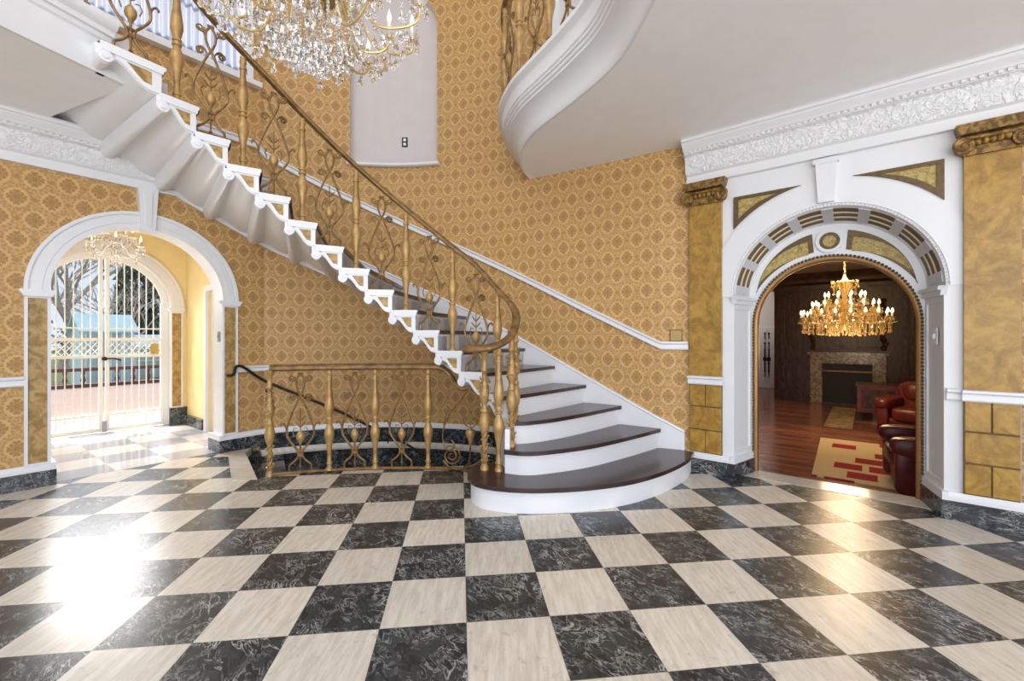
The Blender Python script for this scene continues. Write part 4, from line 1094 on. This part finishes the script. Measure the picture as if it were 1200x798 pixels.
for sg in (-1, 1):
    mb = MB()
    xs0 = .015
    mb.box((min(sg*xs0, sg*.055)+GC, .10, .02), (max(sg*xs0, sg*.055)+GC, .15, top_at(.05)), FV)   # meeting stile
    mb.box((GC+min(sg*(gr_-.035), sg*gr_), .10, .02), (GC+max(sg*(gr_-.035), sg*gr_), .15, GSP+.05), FV)
    for i in range(1, 7):
        x = .055+(gr_-.035-.055)*i/7
        mb.tube([FV(GC+sg*x, .125, .03), FV(GC+sg*x, .125, top_at(x))], .007, 6)
    for z, h in ((.02, .05), (.24, .03), (1.06, .045), (1.30, .045), (1.47, .02)):
        mb.box((GC+min(sg*xs0, sg*gr_), .105, z), (GC+max(sg*xs0, sg*gr_), .145, z+h), FV)
    rr = [(GC+sg*gr_*sin(i*pi/40), GSP+gr_*cos(i*pi/40)) for i in range(21)]
    mb.tube([FV(a, .125, b) for a, b in rr], .018, 6)
    for z0, z1 in ((1.105, 1.30), (.07, .24)):
        for i in range(4):
            x0 = .055+(gr_-.09)*i/4; x1 = .055+(gr_-.09)*(i+1)/4; xm = (x0+x1)/2
            mb.tube([FV(GC+sg*x0, .125, (z0+z1)/2), FV(GC+sg*xm, .125, z1), FV(GC+sg*x1, .125, (z0+z1)/2), FV(GC+sg*xm, .125, z0)], .006, 5, cyc=True)
            if z0 > 1: mb.tube([FV(GC+sg*x0, .125, z0), FV(GC+sg*x1, .125, z1)], .006, 5); mb.tube([FV(GC+sg*x0, .125, z1), FV(GC+sg*x1, .125, z0)], .006, 5)
    mb.build('gate_leaf', M['gate'], gate, ang=50)
mb = MB().tube(catmull([FV(GC+.0, .09, 1.05), FV(GC+.0, .05, 1.05), FV(GC+.10, .045, 1.05), FV(GC+.17, .05, 1.02)], 4), .012, 6); mb.tube([FV(GC, .10, 1.05), FV(GC, .07, 1.05)], .03, 10); mb.build('door_handle', M['iron'], gate)
MB().box((GC+gr_-.16, .06, 1.1), (GC+gr_-.07, .10, 1.26), FV).build('lock', M['brass'], gate)
MB().box((GC-.02, .06, .02), (GC+.02, .10, .17), FV).build('floor_bolt', M['steel'], gate)

# ------------------------------------------------------------------ chandeliers
def drop_mesh(name, L=.07, r=.016, mat='crystal'):
    prof = [(.0008, 0), (.003, -.1*L), (.5*r, -.42*L), (r, -.74*L), (.72*r, -.93*L), (.0008, -L)]
    return MB().lathe(prof, 7).mesh(name, M[mat], smooth=False)
drop_me = drop_mesh('crystal_drop'); drop_big = drop_mesh('crystal_drop_large', .10, .026)
def candle_mesh(mat): return MB().lathe([(.0005, 0), (.011, 0), (.011, .075), (.004, .078), (.0005, .08)], 8).mesh('candle', M['candle'])
candle_me = candle_mesh('candle')
def flame_mesh(mat, k=1.0): return MB().lathe([(.0005, .078), (.008*k, .085), (.013*k, .10), (.009*k, .12), (.0005, .15)], 8).mesh('bulb', M[mat])
bulb_me = flame_mesh('bulb'); warm_me = flame_mesh('warmbulb', 1.35)
def arm_path(a, r0, z0, r1, zdip, z1, c):
    q = [(r0, z0), (r0+.25*(r1-r0), z0+.04), (r0+.5*(r1-r0), zdip+.02), (r0+.8*(r1-r0), zdip), (r1-.005, zdip+.05), (r1, z1)]
    return catmull([(c.x+r*cos(a), c.y+r*sin(a), z) for r, z in q], 4)
def chandelier(name, label, c, ztop_, tiers, stems, lit, drops, group=None, metal='chandgold', cryst='crystal', bulbm=None, beadr=.0075):
    c = V(c); o = thing(name, label, 'chandelier', tuple(c))
    mb = MB(); mb.lathe(stems, 16, at=c); mb.build('stem', M[metal], o)
    mb = MB(); z = c.z+stems[-1][1]; k = 0
    while z < ztop_-.03:
        ring = []
        for i in range(10):
            t = 2*pi*i/10; x, y = .014*cos(t), .028*sin(t)
            ring.append(c+V((x if k % 2 else 0, 0 if k % 2 else x, 0))+V((0, 0, z-c.z+.028+y)))
        mb.tube(ring, .0035, 5, cyc=True); z += .046; k += 1
    mb.build('chain', M[metal], o)
    MB().lathe([(.0005, ztop_-.05-c.z), (.03, ztop_-.05-c.z), (.075, ztop_-.012-c.z), (.08, ztop_-c.z), (.0005, ztop_-c.z)], 16, at=c).build('ceiling_rose', M[metal], o)
    nd = [0]; rest = MB(); beads = MB()
    def drop(p, me, Lr=(.07, .016)):
        if nd[0] < 100:
            d = place(me, 'crystal_drop', o, p, random.random()*3); d.location = V(p)-c; d.matrix_parent_inverse = Matrix.Identity(4); nd[0] += 1
        else:
            L, r = Lr; rest.lathe([(.0008, 0), (.5*r, -.42*L), (r, -.74*L), (.72*r, -.93*L), (.0008, -L)], 6, at=p)
    def string(p, q, n):
        p, q = V(p), V(q)
        for i in range(n): beads.ball(p.lerp(q, (i+.5)/n), beadr, 6, 4)
    for nA, ph, r0, z0, r1, zd, z1 in tiers:
        for k in range(nA):
            a = ph+2*pi*k/nA
            mb = MB(); mb.tube(arm_path(a, r0, c.z+z0, r1, c.z+zd, c.z+z1, c), .0068, 7)
            e = V((c.x+r1*cos(a), c.y+r1*sin(a), c.z+z1))
            mb.lathe([(.0005, -.012), (.012, -.01), (.016, 0), (.0005, .004)], 8, at=e)
            arm = mb.build('arm', M[metal], o)
            MB().lathe([(.006, .0), (.03, .006), (.042, .018), (.045, .022), (.03, .012), (.006, .006)], 12, at=e).build('drip_cup', M[cryst], arm)
            for me, nm in ((candle_me, 'candle'), (bulbm or bulb_me, 'bulb')):
                q = place(me, nm, arm, e); q.matrix_parent_inverse = total(arm).inverted()
            for i in range(4):
                b = a+i*pi/2+.4; p = e+V((.04*cos(b), .04*sin(b), .012)); drop(p-V((0, 0, .012)), drop_me)
            md = V((c.x+(r0+.8*(r1-r0))*cos(a), c.y+(r0+.8*(r1-r0))*sin(a), c.z+zd-.01)); drop(md, drop_me)
            # swag of beads towards the next arm
            a2 = ph+2*pi*(k+1)/nA; e2 = V((c.x+r1*cos(a2), c.y+r1*sin(a2), c.z+z1)); 
            for i in range(14):
                t = (i+.5)/14; p = e.lerp(e2, t); p.z -= .09*4*t*(1-t); beads.ball(p, beadr*.8, 5, 3)
    for (r, zt, zb, n, big) in drops:
        for k in range(n):
            a = 2*pi*k/n+r*7; p = c+V((r*cos(a), r*sin(a), zt)); L = .10 if big else .07
            q = c+V((r*cos(a), r*sin(a), zb+L+random.uniform(-.015, .015)))
            string(p, q, max(2, int((zt-zb-L)/.021))); drop(q, drop_big if big else drop_me, (.10, .026) if big else (.07, .016))
    if rest.v: r_ = rest.build('crystal_fringe', M[cryst], o, smooth=False); r_['kind'] = 'stuff'
    b_ = beads.build('crystal_beads', M[cryst], o, smooth=False); b_['kind'] = 'stuff'
    return o
big = chandelier('crystal_chandelier', 'large gilt crystal chandelier hanging in the stair hall', (-1.05, 2.3, 3.13), TOP,
    [(12, .1, .06, .10, .555, -.12, .01), (8, .3, .06, .02, .39, -.22, -.12), (8, .0, .05, .42, .40, .28, .42)],
    [(.0005, -.05), (.03, -.045), (.06, -.02), (.075, .02), (.055, .08), (.03, .13), (.025, .25), (.045, .32), (.05, .42), (.028, .5), (.02, .62), (.045, .7), (.04, .8), (.012, .9), (.012, 1.0)], True,
    [(.04, -.05, -.36, 5, True), (.09, -.03, -.35, 9, True), (.14, .0, -.33, 12, True), (.19, .0, -.29, 15, True), (.25, .0, -.24, 18, True), (.32, .02, -.16, 18, False), (.48, .0, -.16, 22, False), (.14, .5, .28, 10, False)])
MB().lathe([(.001, -.03), (.06, -.028), (.115, .0), (.135, .05), (.12, .055), (.07, .015), (.001, .01)], 20, at=(-1.05, 2.3, 3.14)).build('amber_bowl', M['amber'], big)
q = FL(.68, 1.2, 0)
small = chandelier('white_chandelier', 'small white candle chandelier hanging inside the vestibule', (q.x, q.y, 2.42), 3.1,
    [(6, .2, .03, .0, .26, -.07, .02), (6, .7, .02, .1, .15, .07, .14)], [(.0005, -.12), (.02, -.1), (.028, -.07), (.012, -.03), (.03, .02), (.02, .08), (.012, .2), (.01, .25)], True,
    [(.05, -.06, -.2, 5, False)], metal='whitechand', cryst='whitechand')
lamp('vestibule_fill', 'POINT', (q.x, q.y, 1.9), 15, (1, .98, .96), shadow_soft_size=.2)  # added fill below the small chandelier, brightening the vestibule
LCH = FR(.72, 4.0, 0)
lib = chandelier('lit_chandelier', 'glowing tiered crystal chandelier in the dark library', (LCH.x, LCH.y, 1.62), 2.94,
    [(20, .1, .06, .02, .57, -.05, .02), (16, .3, .05, .14, .42, .08, .16), (10, .0, .05, .28, .25, .22, .30)],
    [(.0005, -.16), (.05, -.15), (.09, -.08), (.05, 0), (.03, .1), (.05, .22), (.03, .35), (.05, .45), (.12, .56), (.14, .6), (.05, .62), (.02, .68), (.01, .76)], True,
    [(.55, .04, -.2, 40, False), (.47, .0, -.22, 30, False), (.35, -.02, -.24, 24, False), (.2, 0, -.24, 16, False), (.4, .16, -.02, 30, False), (.24, .3, .12, 20, False), (.14, .58, .4, 16, False), (.17, .62, .5, 16, False)], cryst='warmcrystal', bulbm=warm_me, beadr=.011)
lamp('library_glow', 'POINT', (LCH.x, LCH.y, 2.35), 85, (1, .72, .42), shadow_soft_size=.25)
lamp('library_glow_low', 'POINT', (LCH.x, LCH.y, 1.15), 45, (1, .72, .42), shadow_soft_size=.3)

lamp('far_hall_fill', 'POINT', tuple(FR(-1.9, 9.9, 2.3)), 30, (1, .95, .9), shadow_soft_size=.3)  # added light without a fitting, brightening the far white doors
# ------------------------------------------------------------------ library
def lw(name, lo, hi, mat='panel', label=None): return struct(MB().box(lo, hi, FR).build(name, M[mat], smooth=False), label)
LB = 8.7
wp = lw('wall_library', (-.77, LB, LZ), (5.2, LB+.15, 2.95), 'panel', 'dark walnut panelled wall with the fireplace')
mb = MB()
for a in (-.77, -.42, -.2): mb.box((a, LB-.05, LZ), (a+.09, LB, 2.6), FR)
for a, b in ((-.62, -.45), (1.75, 2.6), (2.8, 3.6)):
    for z0, z1 in ((0.0, .75), (.95, 2.45)):
        mb.prism([[(a, z0), (b, z0), (b, z1), (a, z1)], [(a+.05, z0+.05), (b-.05, z0+.05), (b-.05, z1-.05), (a+.05, z1-.05)]], LB-.03, LB, FR)
for a in (1.6, 2.66, 3.7): mb.box((a, LB-.06, LZ), (a+.1, LB, 2.6), FR)
mb.build('panel_mouldings', M['carving'], wp, smooth=False)
mb = MB().sweep([(0, 2.55), (.06, 2.55), (.08, 2.65), (.16, 2.72), (.18, 2.82), (.26, 2.9), (.28, 2.95), (0, 2.95)], [(FR(-.77, LB, 0), -FR.n), (FR(5.2, LB, 0), -FR.n)]); mb.build('cornice', M['carving'], wp)
lw('wall_library_right', (4.9, .42, LZ), (5.05, LB, 2.95), 'panel')
lw('wall_library_left', (-.92, LB, LZ), (-.77, 11.2, 2.95), 'panel')
lw('wall_library_near', (-4.5, .43, LZ), (BS0-.06, .5, 2.95), 'panel'); lw('wall_library_near_right', (BS1+.06, .43, LZ), (5.2, .5, 2.95), 'panel')
mb = MB().prism([[(BS0-.1, -.3), (ICs-IR-.01, -.3)] + arc(ICs, ISP, IR+.01, 180, 0, 30) + [(ICs+IR+.01, -.3), (BS1+.1, -.3), (BS1+.1, 2.95), (BS0-.1, 2.95)]], .43, .5, FR)
struct(mb.build('wall_library_arch', M['panel'], smooth=False))
lw('wall_library_far', (-4.5, 11.2, LZ), (-.7, 11.3, 2.95), 'upperwall'); lw('wall_library_side', (-4.5, .42, LZ), (-4.4, 11.3, 2.95), 'panel')
struct(MB().box((-4.5, .42, 2.95), (5.2, 11.3, 3.05), FR).build('ceiling_library', M['cream'], smooth=False), 'tan lit ceiling of the library')
struct(MB().box((-4.5, LB-.2, 2.55), (-.77, LB-.05, 2.95), FR).build('trim_18', M['carving'], smooth=False))
struct(MB().box((.06, .38, LZ), (1.42, .42, 0), FR).build('trim_19', M['panel'], smooth=False))
# far white double doors with iron strap hinges
d2 = struct(MB().prism([[(-1.95, LZ), (-1.0, LZ), (-1.0, 1.72), (-1.95, 1.72)], [(-1.87, LZ+.001), (-1.08, LZ+.001), (-1.08, 1.64), (-1.87, 1.64)]], 11.14, 11.2, FR).build('door_2', M['white'], smooth=False), 'white double doors with dark hinges beyond the library')
for a, b in ((-1.87, -1.48), (-1.47, -1.08)):
    dl = MB().box((a, 11.15, LZ+.03), (b, 11.19, 1.64), FR).build('door_leaf', M['white'], d2, smooth=False)
    mb = MB(); x = b-.05 if a < -1.6 else a+.05
    mb.box((x-.02, 11.13, .3), (x+.02, 11.15, 1.0), FR); mb.box((x-.05, 11.12, .62), (x+.05, 11.15, .72), FR)
    for z in (.1, .35, 1.0, 1.3): mb.box((x-.012, 11.12, z), (x+.012, 11.15, z+.16), FR); mb.ball(FR(x, 11.13, z+.18), .03, 8, 5)
    mb.build('hinge', M['iron'], dl)
# fireplace
fp = thing('fireplace', 'veined marble fireplace surround with a black firebox on the panelled wall', 'fireplace', tuple(FR(.6, LB-.1, LZ)))
mb = MB().prism([[(-.12, LZ), (1.32, LZ), (1.32, .93), (-.12, .93)], [(.12, LZ+.001), (1.08, LZ+.001), (1.08, .72), (.12, .72)]], LB-.16, LB, FR)
mb.prism([[(-.06, LZ+.002), (1.26, LZ+.002), (1.26, .87), (-.06, .87)], [(.06, LZ+.003), (1.14, LZ+.003), (1.14, .78), (.06, .78)]], LB-.19, LB-.15, FR)
mb.build('surround', M['firemarble'], fp, smooth=False)
MB().box((-.17, LB-.24, .93), (1.37, LB, .99), FR).build('mantel_shelf', M['firemarble'], fp, smooth=False)
MB().box((.12, LB-.02, LZ), (1.08, LB+.0, .72), FR).build('firebox', M['black'], fp, smooth=False)
MB().box((.12, LB-.15, .52), (1.08, LB-.12, .55), FR).build('screen_bar', M['gilt'], fp)
om = thing('overmantel', 'dark carved wooden overmantel panel above the fireplace', 'overmantel', tuple(FR(.6, LB-.05, 1.05)))
MB().prism([[(.0, 1.08), (1.2, 1.08), (1.2, 1.78), (0, 1.78)], [(.1, 1.18), (1.1, 1.18), (1.1, 1.68), (.1, 1.68)]], LB-.09, LB, FR).build('frame', M['carving'], om, smooth=False)
MB().box((.1, LB-.03, 1.18), (1.1, LB, 1.68), FR).build('panel', M['panel'], om, smooth=False)
mb = MB()
for sg in (0, 1.2):
    for i in range(12): mb.ball(FR(sg+(.08 if sg else -.08)+.03*sin(i*1.7), LB-.06, 1.1+i*.1), .06, 8, 6)
mb.build('carved_drops', M['carving'], om)
# rugs
o = MB(); q = [(.12, .95), (1.0, .95), (1.0, 3.4), (.12, 3.4)]
fpnt = lambda a, b, h: FR(a, b, h)
ru = MB().prism([(.50, 1.5), (2.0, 1.5), (2.0, 3.9), (.42, 3.9)], LZ, LZ+.012, FR and (lambda a, b, h: FR(a, b, h)))
tag(ru.build('patterned_rug', M['rug'], smooth=False), 'cream rug with scattered red bricks on the library floor', 'rug')
ru = MB().prism([(.38, 5.1), (.79, 5.1), (.79, 7.9), (.38, 7.9)], LZ, LZ+.012, lambda a, b, h: FR(a, b, h))
tag(ru.build('hearth_rug', M['hearthrug'], smooth=False), 'faded tan rug in front of the fireplace', 'rug')
# armchairs
def cushion(mb, lo, hi, fr, e=.35, n=10):
    """a rounded pad"""
    c = [(a+b)/2 for a, b in zip(lo, hi)]; h = [(b-a)/2 for a, b in zip(lo, hi)]
    rings = []
    for i in range(n+1):
        ph = -pi/2+pi*i/n; cz, sz = abs(cos(ph))**e if i not in (0, n) else .02, math.copysign(abs(sin(ph))**e, sin(ph))
        r = []
        for k in range(20):
            th = 2*pi*k/20; x = math.copysign(abs(cos(th))**e, cos(th)); y = math.copysign(abs(sin(th))**e, sin(th))
            r.append(fr(c[0]+h[0]*cz*x, c[1]+h[1]*cz*y, c[2]+h[2]*sz))
        rings.append(r)
    mb.loft(rings)
def armchair(label, s0, b0, ang, w=.95, d=.95):
    p0 = FR(s0, b0, LZ); base_a = atan2(FR.u.y, FR.u.x)+ang
    f = Fr((p0.x, p0.y), (cos(base_a), sin(base_a)), (-sin(base_a), cos(base_a)))  # x: depth (front at 0), y: width
    F = lambda a, b, z: f(a, b, z+LZ)
    o = thing('leather_armchair', label, 'armchair', tuple(p0))
    mb = MB(); cushion(mb, (.06, .1, .05), (d-.05, w-.1, .3), F, .2); mb.build('base', M['leather'], o, ang=60)
    mb = MB(); cushion(mb, (0.0, .2, .26), (d-.25, w-.2, .47), F, .3); mb.build('seat', M['leather'], o, ang=60)
    mb = MB(); cushion(mb, (d-.36, .12, .3), (d-.02, w-.12, .86), F, .35); cushion(mb, (d-.42, .2, .55), (d-.12, w-.2, .84), F, .45); mb.build('backrest', M['leather'], o, ang=60)
    for y in (.0, w-.2):
        mb = MB(); cushion(mb, (.02, y+.02, .05), (d-.06, y+.18, .52), F, .2); cushion(mb, (-.02, y-.015, .42), (d-.1, y+.215, .62), F, .5); mb.build('arm', M['leather'], o, ang=60)
    return o
armchair('oxblood leather armchair beyond the red and cream rug', 1.98, 4.5, 1.25)
armchair('oxblood leather armchair just inside the library arch, seen from its side', 1.2, 1.1, .1)
# wooden framed chair and the far sofa
wc = thing('wooden_chest', 'low wood framed chest standing before the fireplace', 'chest', tuple(FR(1.15, 6.4, LZ)))
MB().box((.84, 6.1, LZ+.18), (1.46, 6.7, .42), FR).build('body', M['carving'], wc, smooth=False)
MB().prism([[(.84, LZ+.18), (1.46, LZ+.18), (1.46, .42), (.84, .42)], [(.90, LZ+.24), (1.40, LZ+.24), (1.40, .36), (.90, .36)]], 6.07, 6.1, FR).build('frame', M['leather'], wc, smooth=False)
MB().box((.81, 6.06, .42), (1.49, 6.73, .45), FR).build('top', M['carving'], wc, smooth=False)
for a, b in ((.86, 6.12), (1.39, 6.12), (.86, 6.62), (1.39, 6.62)): MB().box((a, b, LZ), (a+.05, b+.05, LZ+.18), FR).build('leg', M['black'], wc, smooth=False)
so = thing('leather_sofa', 'dark brown leather sofa behind the wood framed chest', 'sofa', tuple(FR(2.3, 6.3, LZ)))
f = lambda a, b, z: FR(a, b, z+LZ)
mb = MB(); cushion(mb, (1.75, 5.95, .05), (3.6, 6.9, .42), f, .2); mb.build('base', M['leatherdark'], so, ang=60)
mb = MB(); cushion(mb, (1.72, 5.85, .3), (3.62, 6.15, .84), f, .3); mb.build('backrest', M['leatherdark'], so, ang=60)
for a in (1.68, 3.5): mb = MB(); cushion(mb, (a, 5.9, .05), (a+.24, 6.9, .62), f, .3); mb.build('arm', M['leatherdark'], so, ang=60)

# ------------------------------------------------------------------ upper hall door behind the balcony railing
tD = wall_pt(54); FD = Fr((tD.x, tD.y), (1, 0), (0, 1)); nD = wall_in(54); FD.n = -nD; FD.u = V((nD.y, -nD.x, 0))
d4 = struct(MB().prism([[(-.55, 3.62), (.62, 3.62), (.62, 5.9), (-.55, 5.9)], [(-.45, 3.621), (.52, 3.621), (.52, 5.8), (-.45, 5.8)]], -.06, .03, FD).build('door_4', M['white'], smooth=False), 'pale door of the upper hall behind the balcony railing')
MB().box((-.45, -.02, 3.62), (.52, .01, 5.8), FD).build('door_leaf', M['upperwall'], d4, smooth=False)

# ------------------------------------------------------------------ terrace and garden beyond the gate
struct(MB().prism([(-4, VB+.27), (8, VB+.27), (8, 14.5), (-4, 14.5)], -.35, -.2, lambda a, b, h: FL(a, b, h)).build('terrace_floor', M['terrace'], smooth=False), 'peach terrace beyond the gate')
struct(MB().prism([(-60, 14.5), (60, 14.5), (60, 90), (-60, 90)], -1.2, -.6, lambda a, b, h: FL(a, b, h)).build('ground_garden', M['lawn'], smooth=False))
bl = thing('terrace_balustrade', 'brown railing at the far edge of the peach terrace', 'balustrade', tuple(FL(2.0, 13, -.2)))
MB().box((-4, 12.94, .30), (8, 13.06, .40), FL).build('top_rail', M['redwood'], bl, smooth=False); MB().box((-4, 12.95, -.20), (8, 13.05, -.10), FL).build('bottom_rail', M['redwood'], bl, smooth=False)
for i in range(30):
    a = -3.8+i*.4; MB().lathe([(.04, -.1), (.03, -.06), (.07, .02), (.03, .16), (.05, .24), (.05, .3)], 8, at=FL(a, 13, 0)).build('baluster', M['redwood'], bl)
tent = thing('canvas_tent', 'pale teal canvas tent standing in the garden beyond the terrace', 'tent', tuple(FL(3.75, 19, -.6)))
fT = lambda a, b, h: FL(h, a, b)
mb = MB().prism([(18, -.6), (20.4, -.6), (20.4, 1.6), (19.2, 2.25), (18, 1.6)], 2.95, 4.55, fT); mb.build('canvas', M['teal'], tent, smooth=False)
mb = MB().prism([(17.85, 1.52), (17.85, 1.6), (19.2, 2.34), (20.55, 1.6), (20.55, 1.52), (19.2, 2.26)], 2.82, 4.68, fT); mb.build('roof', M['teal'], tent, smooth=False)
for a in (3.0, 3.4, 3.75, 4.1, 4.48): MB().box((a, 17.93, -.6), (a+.06, 18.0, 1.58), FL).build('pole', M['gate'], tent, smooth=False)
shed = thing('greenhouse', 'low pale greenhouse to the right of the teal tent', 'greenhouse', tuple(FL(7, 22, -.6)))
MB().box((5.2, 21, -.6), (9.5, 23, .9), FL).build('walls', M['pale'], shed, smooth=False)
mb = MB()
for i in range(7): mb.box((5.2+i*.7, 20.94, -.6), (5.28+i*.7, 21, .9), FL)
for z in (.2, .85): mb.box((5.1, 20.93, z), (9.6, 21, z+.07), FL)
mb.build('frame', M['gate'], shed, smooth=False)
MB().prism([(20.8, .9), (23.2, .9), (22, 1.5)], 5.1, 9.6, fT).build('roof', M['pale'], shed, smooth=False)
def tree(label, p, h, seed, kind='bare'):
    rnd = random.Random(seed); o = thing('bare_tree' if kind == 'bare' else 'conifer', label, 'tree', tuple(p), group=None)
    mb = MB(); tw = MB()
    if kind == 'bare':
        def br(a, d, L, r, lev):
            b = a+d*L; mid = a.lerp(b, .5)+V((rnd.uniform(-1, 1), rnd.uniform(-1, 1), rnd.uniform(-.5, .5)))*L*.07
            (mb if lev < 2 else tw).tube([a, mid, b], [r, r*.85, r*.65], 5 if lev < 2 else 3)
            if lev >= 5: return
            for k in range(3 if lev else 5):
                t = rnd.uniform(.45, 1.0) if k else 1.0; q = a.lerp(b, t)
                ax = V((rnd.uniform(-1, 1), rnd.uniform(-1, 1), rnd.uniform(-.3, .3))).normalized()
                d2 = (d+ax*rnd.uniform(.5, 1.0)+V((0, 0, .16))).normalized(); br(q, d2, L*rnd.uniform(.58, .80), max(r*.58, h*.0011), lev+1)
        br(V(p), V((rnd.uniform(-.1, .1), rnd.uniform(-.1, .1), 1)).normalized(), h*.32, h*.018, 0)
        mb.build('trunk', M['bark'], o, fix=False); tw.build('twigs', M['bark'], o, fix=False, smooth=False)
    else:
        mb.tube([V(p), V(p)+V((0, 0, h*.5))], [.12, .08], 6); mb.build('trunk', M['bark'], o)
        for i in range(1500):
            t = i/1500; z = h*(.05+.93*t); r = h*.16*(1-t)**.8+.05; a = i*2.4
            q = V(p)+V((r*cos(a)*rnd.uniform(.4, 1), r*sin(a)*rnd.uniform(.4, 1), z)); s_ = .03*h*(1.1-t)
            tw.add([q+V((rnd.uniform(-s_, s_), rnd.uniform(-s_, s_), rnd.uniform(-s_, s_)*1.6)) for k in range(4)], [(0, 1, 2), (1, 2, 3)])
        tw.build('needles', M['fir'], o, fix=False, smooth=False)
    return o
for lab, ss, bb, hh, sd in (('bare tree with pale branches against the sky at the left of the gate', .0, 24, 9, 3), ('bare tree branching high behind the teal tent', 4.2, 32, 12, 5),
    ('bare tree seen through the right leaf of the gate', 9.6, 30, 13, 8), ('bare tree furthest right beyond the gate', 10.5, 18, 9.5, 21)):
    tree(lab, FL(ss, bb, -.6), hh, sd)
for lab, ss, bb, hh, sd in (('young bare tree just beyond the terrace rail at the left', -1.2, 19, 6.5, 31), ('slender bare tree between the tent and the greenhouse', 5.6, 25, 7.0, 37), ('tallest bare tree of the far row of trees', 13.0, 46, 14, 41), ('bare tree at the left end of the far row of trees', 1.0, 40, 12, 43)):
    tree(lab, FL(ss, bb, -.6), hh, sd)
tree('slim dark conifer left of the teal tent', FL(2.0, 32, -.6), 8.0, 4, 'fir')
tree('broad conifer behind the greenhouse', FL(9.0, 38, -.6), 13.0, 9, 'fir')
rnd = random.Random(5); mb = MB()
for i in range(2600):
    q = FL(rnd.uniform(-12, 32), 54+rnd.uniform(-2, 2), -.6+abs(rnd.gauss(0, 1.1))+rnd.uniform(0, 1.2)); s_ = .3
    mb.add([q+V((rnd.uniform(-s_, s_), rnd.uniform(-s_, s_), rnd.uniform(-s_, s_))) for k in range(3)], [(0, 1, 2)])
o = mb.build('scrub_hedge', M['scrub'], fix=False, smooth=False); o['kind'] = 'stuff'; tag(o, 'grey green winter scrub along the end of the garden', 'hedge')

# repeats share a group phrase
GR_ = {'bare_tree': 'bare trees beyond the terrace', 'conifer': 'conifers beyond the terrace', 'leather_armchair': 'leather armchairs in the library', 'pilaster': 'gold pilasters beside the library arch', 'light_switch': 'switch plates on the walls'}
for o in list(COL.objects):
    k = o.name.split('.')[0]
    if o.parent is None and k in GR_: o['group'] = GR_[k]
